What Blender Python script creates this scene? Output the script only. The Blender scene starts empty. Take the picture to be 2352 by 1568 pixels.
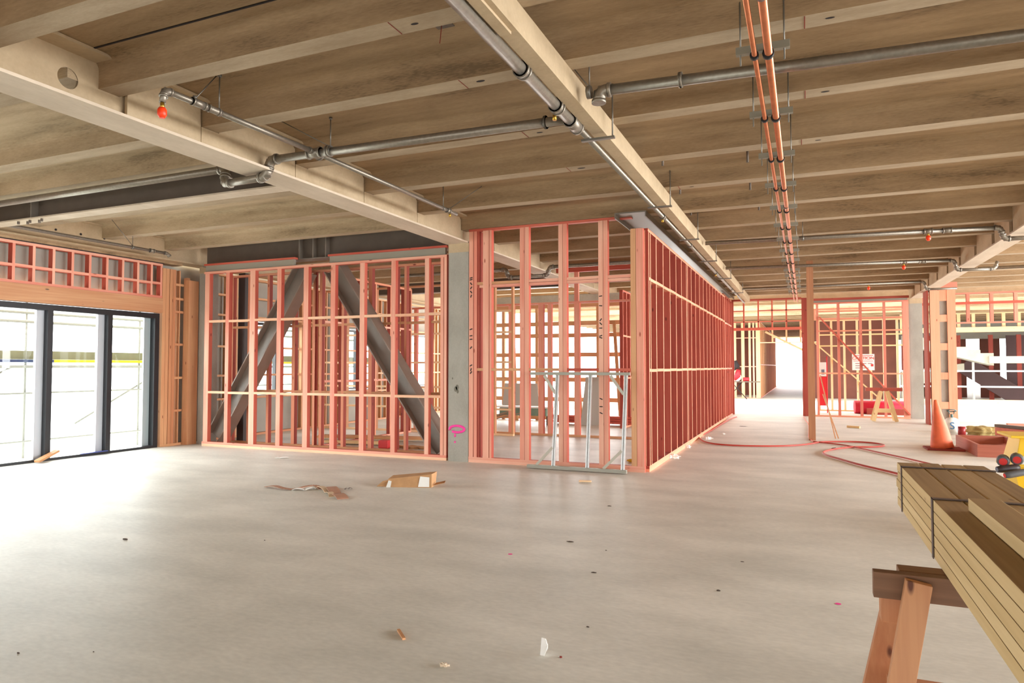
import bpy, bmesh, math, random
from mathutils import Vector, Matrix
random.seed(7)
C = bpy.context.scene.collection
R = math.radians
# ------------------------------------------------------------------ camera
CAM_H = 1.6
YAW, PITCH, FPX = 23.10, 2.10, 1575.0
cam = bpy.data.cameras.new('camera'); camo = bpy.data.objects.new('camera', cam); C.objects.link(camo)
cam.sensor_width = 36.0; cam.lens = FPX / 2352 * 36.0; cam.clip_start = 0.05; cam.clip_end = 400
camo.location = (0, 0, CAM_H); camo.rotation_euler = (R(90 + PITCH), 0, R(YAW))
bpy.context.scene.camera = camo
# ------------------------------------------------------------------ world, light, exposure
sc = bpy.context.scene
w = bpy.data.worlds.new('overcast_sky'); sc.world = w; w.use_nodes = True
nt = w.node_tree; nt.nodes.clear()
bg = nt.nodes.new('ShaderNodeBackground'); wo = nt.nodes.new('ShaderNodeOutputWorld')
bg.inputs[0].default_value = (0.96, 0.98, 1.0, 1); bg.inputs[1].default_value = 3.0
nt.links.new(bg.outputs[0], wo.inputs[0])
def area(name, loc, rot, sx, sy, power, col=(1, 1, 1), spread=150):
    l = bpy.data.lights.new(name, 'AREA'); l.spread = R(spread); l.shape = 'RECTANGLE'; l.size = sx; l.size_y = sy; l.energy = power; l.color = col
    o = bpy.data.objects.new(name, l); C.objects.link(o); o.location = loc; o.rotation_euler = rot
    return o
# daylight through the glazed doors on the left; unseen rear and right fills added
area('daylight_doors', (-15.6, 6.0, 2.9), (0, R(-78), 0), 5.0, 15, 1250, (1, 0.995, 0.985), 170)
area('rear_fill', (-3, -6.7, 1.5), (R(68), 0, 0), 20, 2.6, 60, (1, 0.985, 0.97), 120)  # added fill lamp out of view, lights the frames from behind
area('right_fill', (13.7, 12.5, 2.0), (0, R(75), 0), 3.2, 20, 1700, (1, 0.99, 0.985), 140)  # added fill lamp out of view, brightens the middle of the floor
area('daylight_court', (1, 31, 4.4), (0, 0, 0), 24, 4.5, 500, (1, 1, 0.99), 140)
area('daylight_yard', (-7.2, 24.7, 2.0), (R(-80), 0, 0), 7, 3.4, 420, (1, 1, 0.99), 170)
vs = sc.view_settings; vs.view_transform = 'Standard'; vs.look = 'None'; vs.gamma = 1.0; vs.use_curve_mapping = False
vs.exposure = 0.98
sc.cycles.use_denoising = True
sc.cycles.max_bounces = 10; sc.cycles.diffuse_bounces = 6; sc.cycles.glossy_bounces = 3; sc.cycles.transparent_max_bounces = 12
sc.cycles.sample_clamp_indirect = 8.0; sc.cycles.caustics_reflective = False; sc.cycles.caustics_refractive = False

# layout helper: the place at a known depth / height plane that a measured photo point shows
_cy, _sy, _cp, _sp = math.cos(R(YAW)), math.sin(R(YAW)), math.cos(R(PITCH)), math.sin(R(PITCH))
_F = Vector((-_sy*_cp, _cy*_cp, _sp)); _Rt = Vector((_cy, _sy, 0)); _U = _Rt.cross(_F)
def at(px, py, X=None, Y=None, Z=None):
    d = _F + _Rt*((px-1176)/FPX) + _U*((784-py)/FPX)
    if X is not None: t = X/d.x
    elif Y is not None: t = Y/d.y
    else: t = (Z-CAM_H)/d.z
    return Vector((d.x*t, d.y*t, CAM_H + d.z*t))

# ------------------------------------------------------------------ materials
def lin(c):
    return tuple(((v/255.0)/12.92 if v/255.0 <= 0.04045 else ((v/255.0+0.055)/1.055)**2.4) for v in c) + (1.0,)
MATS = {}
def newmat(name):
    m = bpy.data.materials.new(name); m.use_nodes = True
    n = m.node_tree.nodes; b = n['Principled BSDF']
    return m, n, m.node_tree.links, b
def plain(name, col, rough=0.6, metal=0.0, var=0.0, scale=6.0, emis=None):
    if name in MATS: return MATS[name]
    m, n, l, b = newmat(name)
    b.inputs['Roughness'].default_value = rough; b.inputs['Metallic'].default_value = metal
    b.inputs['Base Color'].default_value = lin(col)
    if var:
        tc = n.new('ShaderNodeTexCoord'); no = n.new('ShaderNodeTexNoise'); no.inputs['Scale'].default_value = scale; no.inputs['Detail'].default_value = 5
        cr = n.new('ShaderNodeValToRGB')
        c = lin(col); cr.color_ramp.elements[0].position = 0.3; cr.color_ramp.elements[1].position = 0.7
        cr.color_ramp.elements[0].color = tuple(v*(1-var) for v in c[:3]) + (1,)
        cr.color_ramp.elements[1].color = tuple(min(1, v*(1+var)) for v in c[:3]) + (1,)
        l.new(tc.outputs['Object'], no.inputs['Vector']); l.new(no.outputs[0], cr.inputs[0]); l.new(cr.outputs[0], b.inputs['Base Color'])
        bp = n.new('ShaderNodeBump'); bp.inputs['Strength'].default_value = 0.15; bp.inputs['Distance'].default_value = 0.01
        l.new(no.outputs[0], bp.inputs['Height']); l.new(bp.outputs[0], b.inputs['Normal'])
    MATS[name] = m; return m
WOODS = {   # two tones per kind of timber (the stain of each piece lies between them) and its knots
    'blush':  ((244, 190, 164), (230, 140, 118), (170, 84, 62)),
    'pink':   ((234, 158, 134), (212, 118, 98), (150, 60, 46)),
    'rose':   ((216, 112, 90), (184, 76, 58), (116, 40, 30)),
    'red':    ((182, 86, 68), (150, 58, 45), (100, 32, 24)),
    'orange': ((224, 174, 128), (202, 138, 98), (140, 78, 48)),
    'pale':   ((250, 218, 174), (240, 192, 146), (190, 124, 84)),
    'bundle': ((186, 156, 108), (146, 117, 76), (104, 76, 50)),
    'bundle_lit': ((232, 206, 156), (206, 176, 122), (150, 100, 60)),
    'cream':  ((248, 206, 170), (234, 172, 136), (176, 100, 72)),
    'peach':  ((240, 172, 138), (226, 146, 112), (150, 70, 50)),
    'horse':  ((208, 152, 110), (178, 116, 80), (100, 56, 40)),
    'tray':   ((178, 104, 78), (146, 74, 54), (90, 40, 30)),
    'prop':   ((184, 130, 92), (150, 98, 66), (90, 50, 34)),
    'honey':  ((214, 164, 116), (186, 128, 84), (116, 64, 38)),
    'walnut': ((152, 112, 84), (120, 86, 62), (80, 48, 32)),
    'lintel': ((220, 176, 134), (196, 140, 100), (120, 92, 72)),
    'straw':  ((238, 212, 160), (222, 188, 132), (190, 126, 76)),
}
EDGE = {'pink': 'blush', 'rose': 'peach', 'red': 'pink', 'bundle': 'bundle_lit', 'orange': 'orange', 'pale': 'pale', 'honey': 'orange'}   # narrow edges get a lighter tone, light on them painted into the colour
SHADED_BROAD = {'pink': 'rose', 'rose': 'red', 'red': 'red'}  # broad faces deeper, their shade painted into the colour
def wood(kind, axis):
    key = f'{kind}_timber_{axis}'
    if key in MATS: return MATS[key]
    a, bb, kn = WOODS[kind]
    m, n, l, b = newmat(key)
    b.inputs['Roughness'].default_value = 0.62
    tc = n.new('ShaderNodeTexCoord'); oi = n.new('ShaderNodeObjectInfo')
    comb = n.new('ShaderNodeVectorMath'); comb.operation = 'ADD'
    sc3 = n.new('ShaderNodeVectorMath'); sc3.operation = 'SCALE'; sc3.inputs['Scale'].default_value = 37.0
    cx = n.new('ShaderNodeCombineXYZ')
    for i in range(3): l.new(oi.outputs['Random'], cx.inputs[i])
    l.new(cx.outputs[0], sc3.inputs[0]); l.new(tc.outputs['Object'], comb.inputs[0]); l.new(sc3.outputs[0], comb.inputs[1])
    def mapped(lo, hi):
        mp = n.new('ShaderNodeMapping'); s = [hi, hi, hi]; s['xyz'.index(axis)] = lo
        mp.inputs['Scale'].default_value = s; l.new(comb.outputs[0], mp.inputs['Vector']); return mp
    g = n.new('ShaderNodeTexNoise'); g.inputs['Scale'].default_value = 1.0; g.inputs['Detail'].default_value = 4
    l.new(mapped(1.2, 45).outputs[0], g.inputs['Vector'])
    v = n.new('ShaderNodeTexNoise'); v.inputs['Scale'].default_value = 1.0; v.inputs['Detail'].default_value = 2
    l.new(mapped(0.8, 5).outputs[0], v.inputs['Vector'])
    ad = n.new('ShaderNodeMath'); ad.operation = 'ADD'; l.new(g.outputs[0], ad.inputs[0]); l.new(v.outputs[0], ad.inputs[1])
    a2 = n.new('ShaderNodeMath'); a2.operation = 'MULTIPLY_ADD'; a2.inputs[1].default_value = 0.55; l.new(oi.outputs['Random'], a2.inputs[0]); l.new(ad.outputs[0], a2.inputs[2])
    cr = n.new('ShaderNodeMapRange'); cr.inputs['From Min'].default_value = 0.85; cr.inputs['From Max'].default_value = 1.75
    l.new(a2.outputs[0], cr.inputs['Value'])
    mx = n.new('ShaderNodeMix'); mx.data_type = 'RGBA'; mx.inputs['A'].default_value = lin(bb); mx.inputs['B'].default_value = lin(a)
    l.new(cr.outputs[0], mx.inputs['Factor'])
    vo = n.new('ShaderNodeTexVoronoi'); vo.inputs['Scale'].default_value = 1.0; vo.inputs['Randomness'].default_value = 1.0
    l.new(mapped(2.2, 6.5).outputs[0], vo.inputs['Vector'])
    kr = n.new('ShaderNodeMapRange'); kr.inputs['From Min'].default_value = 0.10; kr.inputs['From Max'].default_value = 0.05
    l.new(vo.outputs['Distance'], kr.inputs['Value'])
    m2 = n.new('ShaderNodeMix'); m2.data_type = 'RGBA'; m2.inputs['B'].default_value = lin(kn)
    l.new(kr.outputs[0], m2.inputs['Factor']); l.new(mx.outputs['Result'], m2.inputs['A']); l.new(m2.outputs['Result'], b.inputs['Base Color'])
    MATS[key] = m; return m
def concrete(name, c1, c2, stretch=(1, 1, 1), rough=0.85, scale=1.5, fine=40, bump=0.2, c3=None, spec=0.3):
    if name in MATS: return MATS[name]
    m, n, l, b = newmat(name); b.inputs['Roughness'].default_value = rough; b.inputs['Specular IOR Level'].default_value = spec
    ge = n.new('ShaderNodeNewGeometry'); mp = n.new('ShaderNodeMapping'); mp.inputs['Scale'].default_value = stretch
    l.new(ge.outputs['Position'], mp.inputs['Vector'])
    a = n.new('ShaderNodeTexNoise'); a.inputs['Scale'].default_value = scale; a.inputs['Detail'].default_value = 8; a.inputs['Roughness'].default_value = 0.6
    f = n.new('ShaderNodeTexNoise'); f.inputs['Scale'].default_value = fine; f.inputs['Detail'].default_value = 3
    l.new(mp.outputs[0], a.inputs['Vector']); l.new(mp.outputs[0], f.inputs['Vector'])
    s = n.new('ShaderNodeMath'); s.operation = 'MULTIPLY_ADD'; s.inputs[1].default_value = 0.35; l.new(f.outputs[0], s.inputs[0]); l.new(a.outputs[0], s.inputs[2])
    cr = n.new('ShaderNodeValToRGB'); e = cr.color_ramp.elements; e[0].position = 0.48; e[0].color = lin(c1); e[1].position = 0.86; e[1].color = lin(c2)
    if c3: q = e.new(0.58); q.color = lin(c3)
    l.new(s.outputs[0], cr.inputs[0]); l.new(cr.outputs[0], b.inputs['Base Color'])
    bp = n.new('ShaderNodeBump'); bp.inputs['Strength'].default_value = bump; bp.inputs['Distance'].default_value = 0.01
    l.new(s.outputs[0], bp.inputs['Height']); l.new(bp.outputs[0], b.inputs['Normal'])
    MATS[name] = m; return m
M_FLOOR = concrete('slab_concrete', (203, 204, 196), (234, 234, 226), (0.8, 1.6, 1), 0.5, 0.9, 22, 0.05, spec=0.35)
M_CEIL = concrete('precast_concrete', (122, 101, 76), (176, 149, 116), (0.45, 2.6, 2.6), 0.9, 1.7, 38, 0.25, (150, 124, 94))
M_RIBF = concrete('precast_concrete_lit_soffit', (164, 145, 120), (188, 170, 145), (0.6, 3, 3), 0.9, 2.0, 40, 0.15)  # lighter than the rib faces, floor bounce light painted into the tone
M_SPRAY = concrete('cream_fire_spray', (184, 163, 133), (202, 181, 150), (1, 1, 1), 0.9, 3, 30, 0.4)
M_SPRAYF = concrete('cream_fire_spray_flange', (198, 181, 160), (214, 198, 178), (2, .6, 1), 0.85, 2, 20, 0.2)
M_GREY = plain('grey_steel_primer', (104, 92, 82), 0.5, 0.0, 0.08, 5)
M_BRACE = plain('brace_steel_primer', (134, 124, 115), 0.42, 0.0, 0.12, 3)
M_COL = concrete('grey_column_concrete', (158, 154, 144), (176, 172, 162), (1, 1, .6), 0.85, 2.5, 60, 0.2)
M_GALV = plain('galvanised_pipe', (146, 138, 126), 0.42, 0.7, 0.12, 30)
M_GALVW = plain('bright_galvanised_channel', (214, 216, 216), 0.38, 0.5, 0.08, 20)
M_COPPER = plain('copper_pipe', (214, 134, 98), 0.34, 0.8, 0.1, 12)
M_BLACK = plain('black_rubber', (22, 22, 24), 0.6)
M_ALU = plain('black_aluminium', (34, 36, 40), 0.4, 0.1)
M_ALUG = plain('grey_aluminium', (196, 200, 208), 0.4, 0.1)
M_WRAP = plain('grey_building_wrap', (168, 166, 156), 0.8, 0, 0.06, 3)
M_WHITE = plain('white_plastic', (240, 240, 236), 0.5)
M_HOSE = plain('red_hose_rubber', (186, 66, 54), 0.45)
M_ORANGE = plain('orange_cap', (255, 66, 20), 0.4)
M_BRASS = plain('brass', (200, 160, 70), 0.3, 0.9)
M_CARD = plain('brown_cardboard', (192, 148, 104), 0.85, 0, 0.08, 12)
M_INK = plain('black_ink', (44, 36, 36), 0.8)
M_RUST = plain('dark_red_stain', (140, 46, 36), 0.8)
M_CLT = concrete('white_precast', (176, 172, 156), (198, 194, 180), (1, 1, 1), 0.8, 2, 30, 0.1)
M_GLASS = None
def glass():
    global M_GLASS
    if M_GLASS: return M_GLASS
    m = bpy.data.materials.new('window_glass'); m.use_nodes = True; n = m.node_tree.nodes; n.clear(); l = m.node_tree.links
    t = n.new('ShaderNodeBsdfTransparent'); g = n.new('ShaderNodeBsdfGlossy'); g.inputs['Roughness'].default_value = 0.02
    t.inputs[0].default_value = (0.95, 0.98, 0.97, 1)
    mx = n.new('ShaderNodeMixShader'); mx.inputs[0].default_value = 0.015; o = n.new('ShaderNodeOutputMaterial')
    l.new(t.outputs[0], mx.inputs[1]); l.new(g.outputs[0], mx.inputs[2]); l.new(mx.outputs[0], o.inputs[0])
    M_GLASS = m; return m

# ------------------------------------------------------------------ mesh helpers (all points in world metres)
class MB:
    def __init__(s): s.v = []; s.f = []; s.sm = []
    def add(s, vs, fs, smooth=False):
        k = len(s.v); s.v += [Vector(v) for v in vs]
        for f in fs: s.f.append([i + k for i in f]); s.sm.append(smooth)
        return s
    def box(s, x0, x1, y0, y1, z0, z1):
        p = [(x, y, z) for z in (z0, z1) for y in (y0, y1) for x in (x0, x1)]
        return s.add(p, [(0, 2, 3, 1), (4, 5, 7, 6), (0, 1, 5, 4), (2, 6, 7, 3), (0, 4, 6, 2), (1, 3, 7, 5)])
    def bar(s, p, q, w, h, up=(0, 0, 1)):      # square-cut bar from p to q, h measured along up
        p, q = Vector(p), Vector(q); d = (q - p).normalized(); up = Vector(up)
        a = d.cross(up); a = a.normalized() if a.length > 1e-5 else Vector((1, 0, 0)); b = a.cross(d).normalized()
        r = [p + a*sx*w/2 + b*sz*h/2 for sx, sz in ((-1, -1), (1, -1), (1, 1), (-1, 1))]
        t = [v + (q - p) for v in r]
        return s.add(r + t, [(0, 1, 2, 3), (7, 6, 5, 4), (0, 4, 5, 1), (1, 5, 6, 2), (2, 6, 7, 3), (3, 7, 4, 0)])
    def prism(s, poly, vec, smooth=False):     # planar outline swept along vec
        n = len(poly); vec = Vector(vec); a = [Vector(p) for p in poly]
        k = len(s.v); s.v += a + [p + vec for p in a]
        s.f.append([k+i for i in range(n)][::-1]); s.sm.append(False)
        s.f.append([k+n+i for i in range(n)]); s.sm.append(False)
        for i in range(n):
            s.f.append([k+i, k+(i+1) % n, k+n+(i+1) % n, k+n+i]); s.sm.append(smooth)
        return s
    def tube(s, pts, r, seg=10, closed=True):
        pts = [Vector(p) for p in pts]; rs = r if isinstance(r, (list, tuple)) else [r]*len(pts)
        ref = None; k0 = len(s.v)
        for i, p in enumerate(pts):
            d = (pts[min(i+1, len(pts)-1)] - pts[max(i-1, 0)]).normalized()
            if ref is None:
                ref = Vector((0, 0, 1)) if abs(d.z) < 0.9 else Vector((1, 0, 0))
            a = d.cross(ref).normalized(); b = a.cross(d).normalized(); ref = b
            for j in range(seg):
                t = 2*math.pi*j/seg; s.v.append(p + (a*math.cos(t) + b*math.sin(t))*rs[i])
        for i in range(len(pts)-1):
            for j in range(seg):
                s.f.append([k0+i*seg+j, k0+i*seg+(j+1) % seg, k0+(i+1)*seg+(j+1) % seg, k0+(i+1)*seg+j]); s.sm.append(True)
        if closed:
            s.f.append([k0+j for j in range(seg)][::-1]); s.sm.append(False)
            s.f.append([k0+(len(pts)-1)*seg+j for j in range(seg)]); s.sm.append(False)
        return s
    def disc(s, c, n, r, seg=20, sy=1.0):
        c = Vector(c); n = Vector(n).normalized(); ref = Vector((0, 0, 1)) if abs(n.z) < .9 else Vector((0, 1, 0))
        a = ref.cross(n).normalized(); b = n.cross(a)
        return s.add([c + a*math.cos(2*math.pi*i/seg)*r + b*math.sin(2*math.pi*i/seg)*r*sy for i in range(seg)], [list(range(seg))])
def obj(name, mb, mat, parent=None, bevel=0.0, origin=None, **tags):
    lo = Vector((min(v.x for v in mb.v), min(v.y for v in mb.v), min(v.z for v in mb.v)))
    hi = Vector((max(v.x for v in mb.v), max(v.y for v in mb.v), max(v.z for v in mb.v)))
    o0 = Vector(origin) if origin is not None else (lo + hi)/2
    me = bpy.data.meshes.new(name); me.from_pydata([v - o0 for v in mb.v], [], mb.f)
    me.polygons.foreach_set('use_smooth', mb.sm); me.update()
    bm = bmesh.new(); bm.from_mesh(me); bmesh.ops.recalc_face_normals(bm, faces=bm.faces)
    if bevel: bmesh.ops.bevel(bm, geom=list(bm.edges), offset=bevel, segments=2, affect='EDGES', profile=0.6)
    bm.to_mesh(me); bm.free()
    me.materials.append(mat)
    o = bpy.data.objects.new(name, me); C.objects.link(o)
    base = Vector((0, 0, 0)); p = parent
    while p is not None: base += p.location; p = p.parent
    o.location = o0 - base
    if parent is not None: o.parent = parent
    for k, v in tags.items(): o[k] = v
    return o
def thing(name, loc, label, cat=None, group=None, kind=None):
    o = bpy.data.objects.new(name, None); C.objects.link(o); o.location = loc; o.empty_display_size = 0.1
    o['label'] = label
    if cat: o['category'] = cat
    if group: o['group'] = group
    if kind: o['kind'] = kind
    return o
def solo(name, mb, mat, label, cat, group=None, kind=None, bevel=0.0):
    o = obj(name, mb, mat, None, bevel); o['label'] = label; o['category'] = cat
    if group: o['group'] = group
    if kind: o['kind'] = kind
    return o
def struct(name, mb, mat, label=None):
    o = obj(name, mb, mat); o['kind'] = 'structure'
    if label: o['label'] = label
    return o
def lum(name, parent, x0, x1, y0, y1, z0, z1, kind='pink', bevel=0.0, edge=None, **tags):   # one stick of timber, grain along its length
    d = [abs(x1-x0), abs(y1-y0), abs(z1-z0)]; ax = 'xyz'[d.index(max(d))]
    o = obj(name, MB().box(min(x0, x1), max(x0, x1), min(y0, y1), max(y0, y1), z0, z1), wood(SHADED_BROAD.get(kind, kind) if edge else kind, ax), parent, bevel, **tags)
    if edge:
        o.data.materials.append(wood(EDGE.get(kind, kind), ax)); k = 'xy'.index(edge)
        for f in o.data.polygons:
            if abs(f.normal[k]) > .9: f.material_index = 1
    return o

# a nailed stud frame: axis 'x' or 'y' is the run, c0..c1 the thickness across it
def frame(name, label, axis, a0, a1, c0, c1, z0, z1, studs, nogs=(), kind='pink', nogkind=None, plates=1, top=True, group=None, nogskip=(), t=0.045, studkinds=None, cat='wall frame'):
    mid = (a0+a1)/2; cm = (c0+c1)/2
    root = thing(name, (mid, cm, z0) if axis == 'x' else (cm, mid, z0), label, cat, group)
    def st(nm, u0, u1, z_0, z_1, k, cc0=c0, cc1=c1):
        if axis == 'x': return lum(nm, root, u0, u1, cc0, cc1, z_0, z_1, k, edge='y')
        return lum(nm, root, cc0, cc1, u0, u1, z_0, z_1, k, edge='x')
    pk = nogkind or kind
    for i in range(plates):
        st('bottom_plate', a0, a1, z0+i*t, z0+(i+1)*t, pk if i == 0 else kind)
    zt = z1
    if top:
        st('top_plate', a0, a1, z1-t, z1, kind); zt = z1 - t
    zb = z0 + plates*t
    for i, s in enumerate(studs):
        k = studkinds[i % len(studkinds)] if studkinds else kind
        st('stud', s[0], s[1], zb, zt, k)
    edges = sorted(studs)
    for z in nogs:
        for i in range(len(edges)-1):
            g0, g1 = edges[i][1], edges[i+1][0]
            if g1 - g0 > 0.06 and (i, z) not in nogskip:
                dz = 0.0 if i % 2 else 0.005
                st('noggin', g0, g1, z-t/2+dz, z+t/2+dz, pk)
    return root
def spaced(a0, a1, step, w=0.045):
    out = []; x = a0
    while x + w < a1 - 0.02: out.append((x, x+w)); x += step
    out.append((a1-w, a1)); return out

# ------------------------------------------------------------------ ground, floor, ceiling
GR = plain('pale_gravel_ground', (236, 236, 232), 0.9, 0, 0.03, 2)
struct('ground', MB().box(-60, 60, -40, 120, -0.5, -0.12), GR)
struct('floor', MB().box(-12.1, 14.2, -7, 62, -0.12, 0.0), M_FLOOR, 'pale grey concrete slab floor')
SOF, SLAB = 3.93, 4.17
XL, XR = -5.43, 3.15
def rib_profile(y0, y1):      # rib with coved shoulders up to the slab soffit
    w = 0.055; pts = [(y0, SOF), (y0, SLAB-0.09)]
    for i in range(1, 6):
        a = math.pi/2*i/5; pts.append((y0 - 0.09*(1-math.cos(a)), SLAB-0.09 + 0.09*math.sin(a)))
    pts.append((y0-0.09, SLAB+.02)); pts.append((y1+0.09, SLAB+.02))
    for i in range(5, 0, -1):
        a = math.pi/2*i/5; pts.append((y1 + 0.09*(1-math.cos(a)), SLAB-0.09 + 0.09*math.sin(a)))
    pts += [(y1, SLAB-0.09), (y1, SOF)]
    return pts
def slab(name, x0, x1, y0, y1, ribs, lab):
    s = struct(name, MB().box(x0, x1, y0, y1, SLAB, SLAB+0.25), M_CEIL, lab)
    for (ry, wd) in ribs:
        p = [(x0, y, z) for y, z in rib_profile(ry, ry+wd)]
        r = obj('rib', MB().prism(p, (x1-x0, 0, 0)), M_CEIL, s)
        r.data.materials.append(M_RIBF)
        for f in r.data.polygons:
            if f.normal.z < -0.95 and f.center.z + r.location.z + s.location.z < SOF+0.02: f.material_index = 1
    return s
RIBS = [-5.2, -3.9, -2.6, -1.3, 0.1, 1.5, 2.88, 3.86, 4.88, 6.22, 7.56, 8.92, 10.36, 11.72, 13.02, 14.15, 15.5, 16.94, 18.31, 19.64, 20.95, 22.3, 23.55]
slab('ceiling', XL, XR, -7, 24.9, [(y, 0.19) for y in RIBS], 'brown ribbed precast concrete ceiling of the main bay')
M_CEIL2 = concrete('pale_precast_concrete', (142, 123, 98), (194, 172, 142), (0.45, 2.6, 2.6), 0.9, 1.7, 38, 0.25, (168, 147, 118))  # paler concrete, with some window light painted into the tone
cl2 = slab('ceiling_left', -12.1, XL-.0, -7, 24.9, [(y, 0.2) for y in [-4, -2.7, -1.4, 0, 1.2, 2.4, 3.6, 4.92, 5.80, 7.15, 8.46, 9.78, 11.1, 12.4, 13.7, 15, 16.3, 17.6, 18.9, 20.2, 21.5, 22.8]], 'ribbed concrete ceiling over the glazed doors')
for o in list(cl2.children) + [cl2]: o.data.materials[0] = M_CEIL2
slab('ceiling_right', XR, 14.2, -7, 24.9, [(y, 0.2) for y in RIBS], 'ribbed concrete ceiling beyond the right beam')
# second half of the building beyond the open court
slab('ceiling_far', -12.1, 14.2, 33.2, 61, [(33.3+i*1.3, 0.2) for i in range(21)], 'ribbed ceiling beyond the courtyard')
slab('ceiling_court', -12.1, 14.2, 24.92, 28.4, [(26.2, 0.2), (27.6, .2)], 'pale ribbed ceiling over the near side of the court')
for o in bpy.data.objects['ceiling_court'].children_recursive + [bpy.data.objects['ceiling_court']]:
    for q in range(len(o.data.materials)): o.data.materials[q] = M_SPRAY  # cream tone paints in the light bounced off the bright court floor
struct('rear_light_block', MB().box(-12.1, 14.2, -7.2, -7, 1.3, SLAB), M_CLT)  # added out of view to cut the light coming in from behind
struct('wall_right', MB().box(14.0, 14.2, -7, 24.9, 0, 0.9), M_CLT)

ja, jb = at(162, 124, Z=SLAB), at(620, 0, Z=SLAB)
struct('trim_2', MB().bar((ja.x, ja.y, SLAB-.004), (jb.x+2, ja.y+(jb.y-ja.y)*1.0, SLAB-.004), .014, .008), M_INK, 'dark open joint in the ceiling beside the nearest ribs')
clg = bpy.data.objects['ceiling']
for (px, py, r_) in ((1906, 49, .03), (1895, 217, .035), (1879, 324, .03), (1098, 181, .04), (1233, 298, .035), (1330, 381, .05), (951, 53, .03), (1580, 415, .03)):
    q = at(px, py, Z=SOF); ry = min(RIBS, key=lambda y: abs(y+.095-q.y)) + .095
    obj('formwork_mark', MB().disc((q.x, ry, SOF-.0015), (0, 0, -1), r_, 10, .45), M_INK, clg)
    obj('formwork_mark', MB().box(q.x-.16, q.x-.154, ry-.09, ry+.09, SOF-.0025, SOF-.001), M_RUST, clg)
# ------------------------------------------------------------------ steel beams with cream spray
def i_beam_y(name, label, x0, x1, y0, y1, z0, z1, mat, matf, fill=None, hole=None):
    root = thing(name, ((x0+x1)/2, (y0+y1)/2, z0), label, 'beam', 'main beams', 'structure')
    xm = (x0+x1)/2
    obj('bottom_flange', MB().box(x0, x1, y0, y1, z0, z0+0.025), matf, root)
    obj('top_flange', MB().box(x0, x1, y0, y1, z1-0.03, z1-.004), mat, root)
    wb = MB(); a, b = xm-0.012, xm+0.012
    if hole:
        hy, hz, hr = hole
        wb.box(a, b, y0, hy-0.16, z0+.025, z1-.03); wb.box(a, b, hy+0.16, y1, z0+.025, z1-.03)
        n = 24
        for X in (a, b):
            ring = []; outer = []
            for i in range(n):
                t = 2*math.pi*i/n; c, s_ = math.cos(t), math.sin(t)
                ring.append((X, hy+hr*c, hz+hr*s_))
                k = 1/max(abs(c), abs(s_)); yy = hy + 0.16*c*k; zz = hz + (z1-.03-hz if s_*k > 0 else hz-z0-.025)*s_*k
                outer.append((X, yy, zz))
            wb.add(ring+outer, [(i, (i+1) % n, n+(i+1) % n, n+i) for i in range(n)])
    else:
        wb.box(a, b, y0, y1, z0+.025, z1-.03)
    obj('web', wb, mat, root)
    if fill: fill(root)
    return root
def fill_left(root):      # sprayed infill between the rib ends and the web of the left beam
    ribs = [y for y in RIBS if y > 4.5]
    m = MB()
    prev = 4.06
    for y in ribs + [24.9]:
        pts = [(XL+.04, prev+0.02, 3.74), (XL+.04, y-.01, 3.74), (XL+.04, y-.02, SLAB-.07), (XL+.04, y-.09, SLAB-.003), (XL+.04, prev+.09, SLAB-.003), (XL+.04, prev+.02, SLAB-.07)]
        m.prism(pts, (0.03, 0, 0)); prev = y + 0.19
    obj('sprayed_infill', m, M_SPRAY, root)
    k = MB()
    for y in ribs: k.box(XL+.04, XL+.075, y-.01, y+.21, 3.74, SOF-.003)
    obj('rib_seat', k, M_SPRAY, root)
i_beam_y('steel_beam', 'cream sprayed steel beam running back over the left grey column', -5.64, -5.23, -7, 24.9, 3.70, SLAB, M_SPRAY, M_SPRAYF, fill_left, (3.60, 3.92, 0.085))
bR = i_beam_y('steel_beam', 'cream sprayed steel beam running to the right-hand grey column', 3.03, 3.35, -7, 24.9, 3.70, SLAB, M_SPRAY, M_SPRAYF)
m = MB(); prev = 0
for y in RIBS[5:] + [24.9]:
    m.box(3.06, 3.10, prev+.2, y, 3.74, SLAB-.003); prev = y
obj('sprayed_infill', m, M_SPRAY, bR)
bF = i_beam_y('steel_beam', 'cream sprayed steel beam above the glazed door wall', -12.0, -11.62, -7, 24.9, 3.72, SLAB, M_SPRAY, M_SPRAY)
m = MB().box(-11.75, -11.7, -7, 24.9, 3.75, SLAB-.003); obj('sprayed_infill', m, M_SPRAY, bF)
mm = MB()
for i, y in enumerate((7.62, 8.06, 8.5)): mm.tube([(-11.697, y, 3.93), (-11.690, y, 3.93)], 0.02, 10)
obj('bolt_hole', mm, M_INK, bF)
# smaller cream box beam with pipe beside it
solo('box_beam', MB().box(-1.775, -1.65, -7, 24.1, 3.735, SOF-.002), M_SPRAY, 'long narrow cream beam with a sprinkler pipe beside it', 'beam', None, 'structure')
solo('packing_plate', MB().box(-1.765, -1.69, 2.0, 3.95, 3.715, 3.734), M_SPRAY, 'flat cream plate under the near end of the narrow beam', 'plate')
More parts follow.
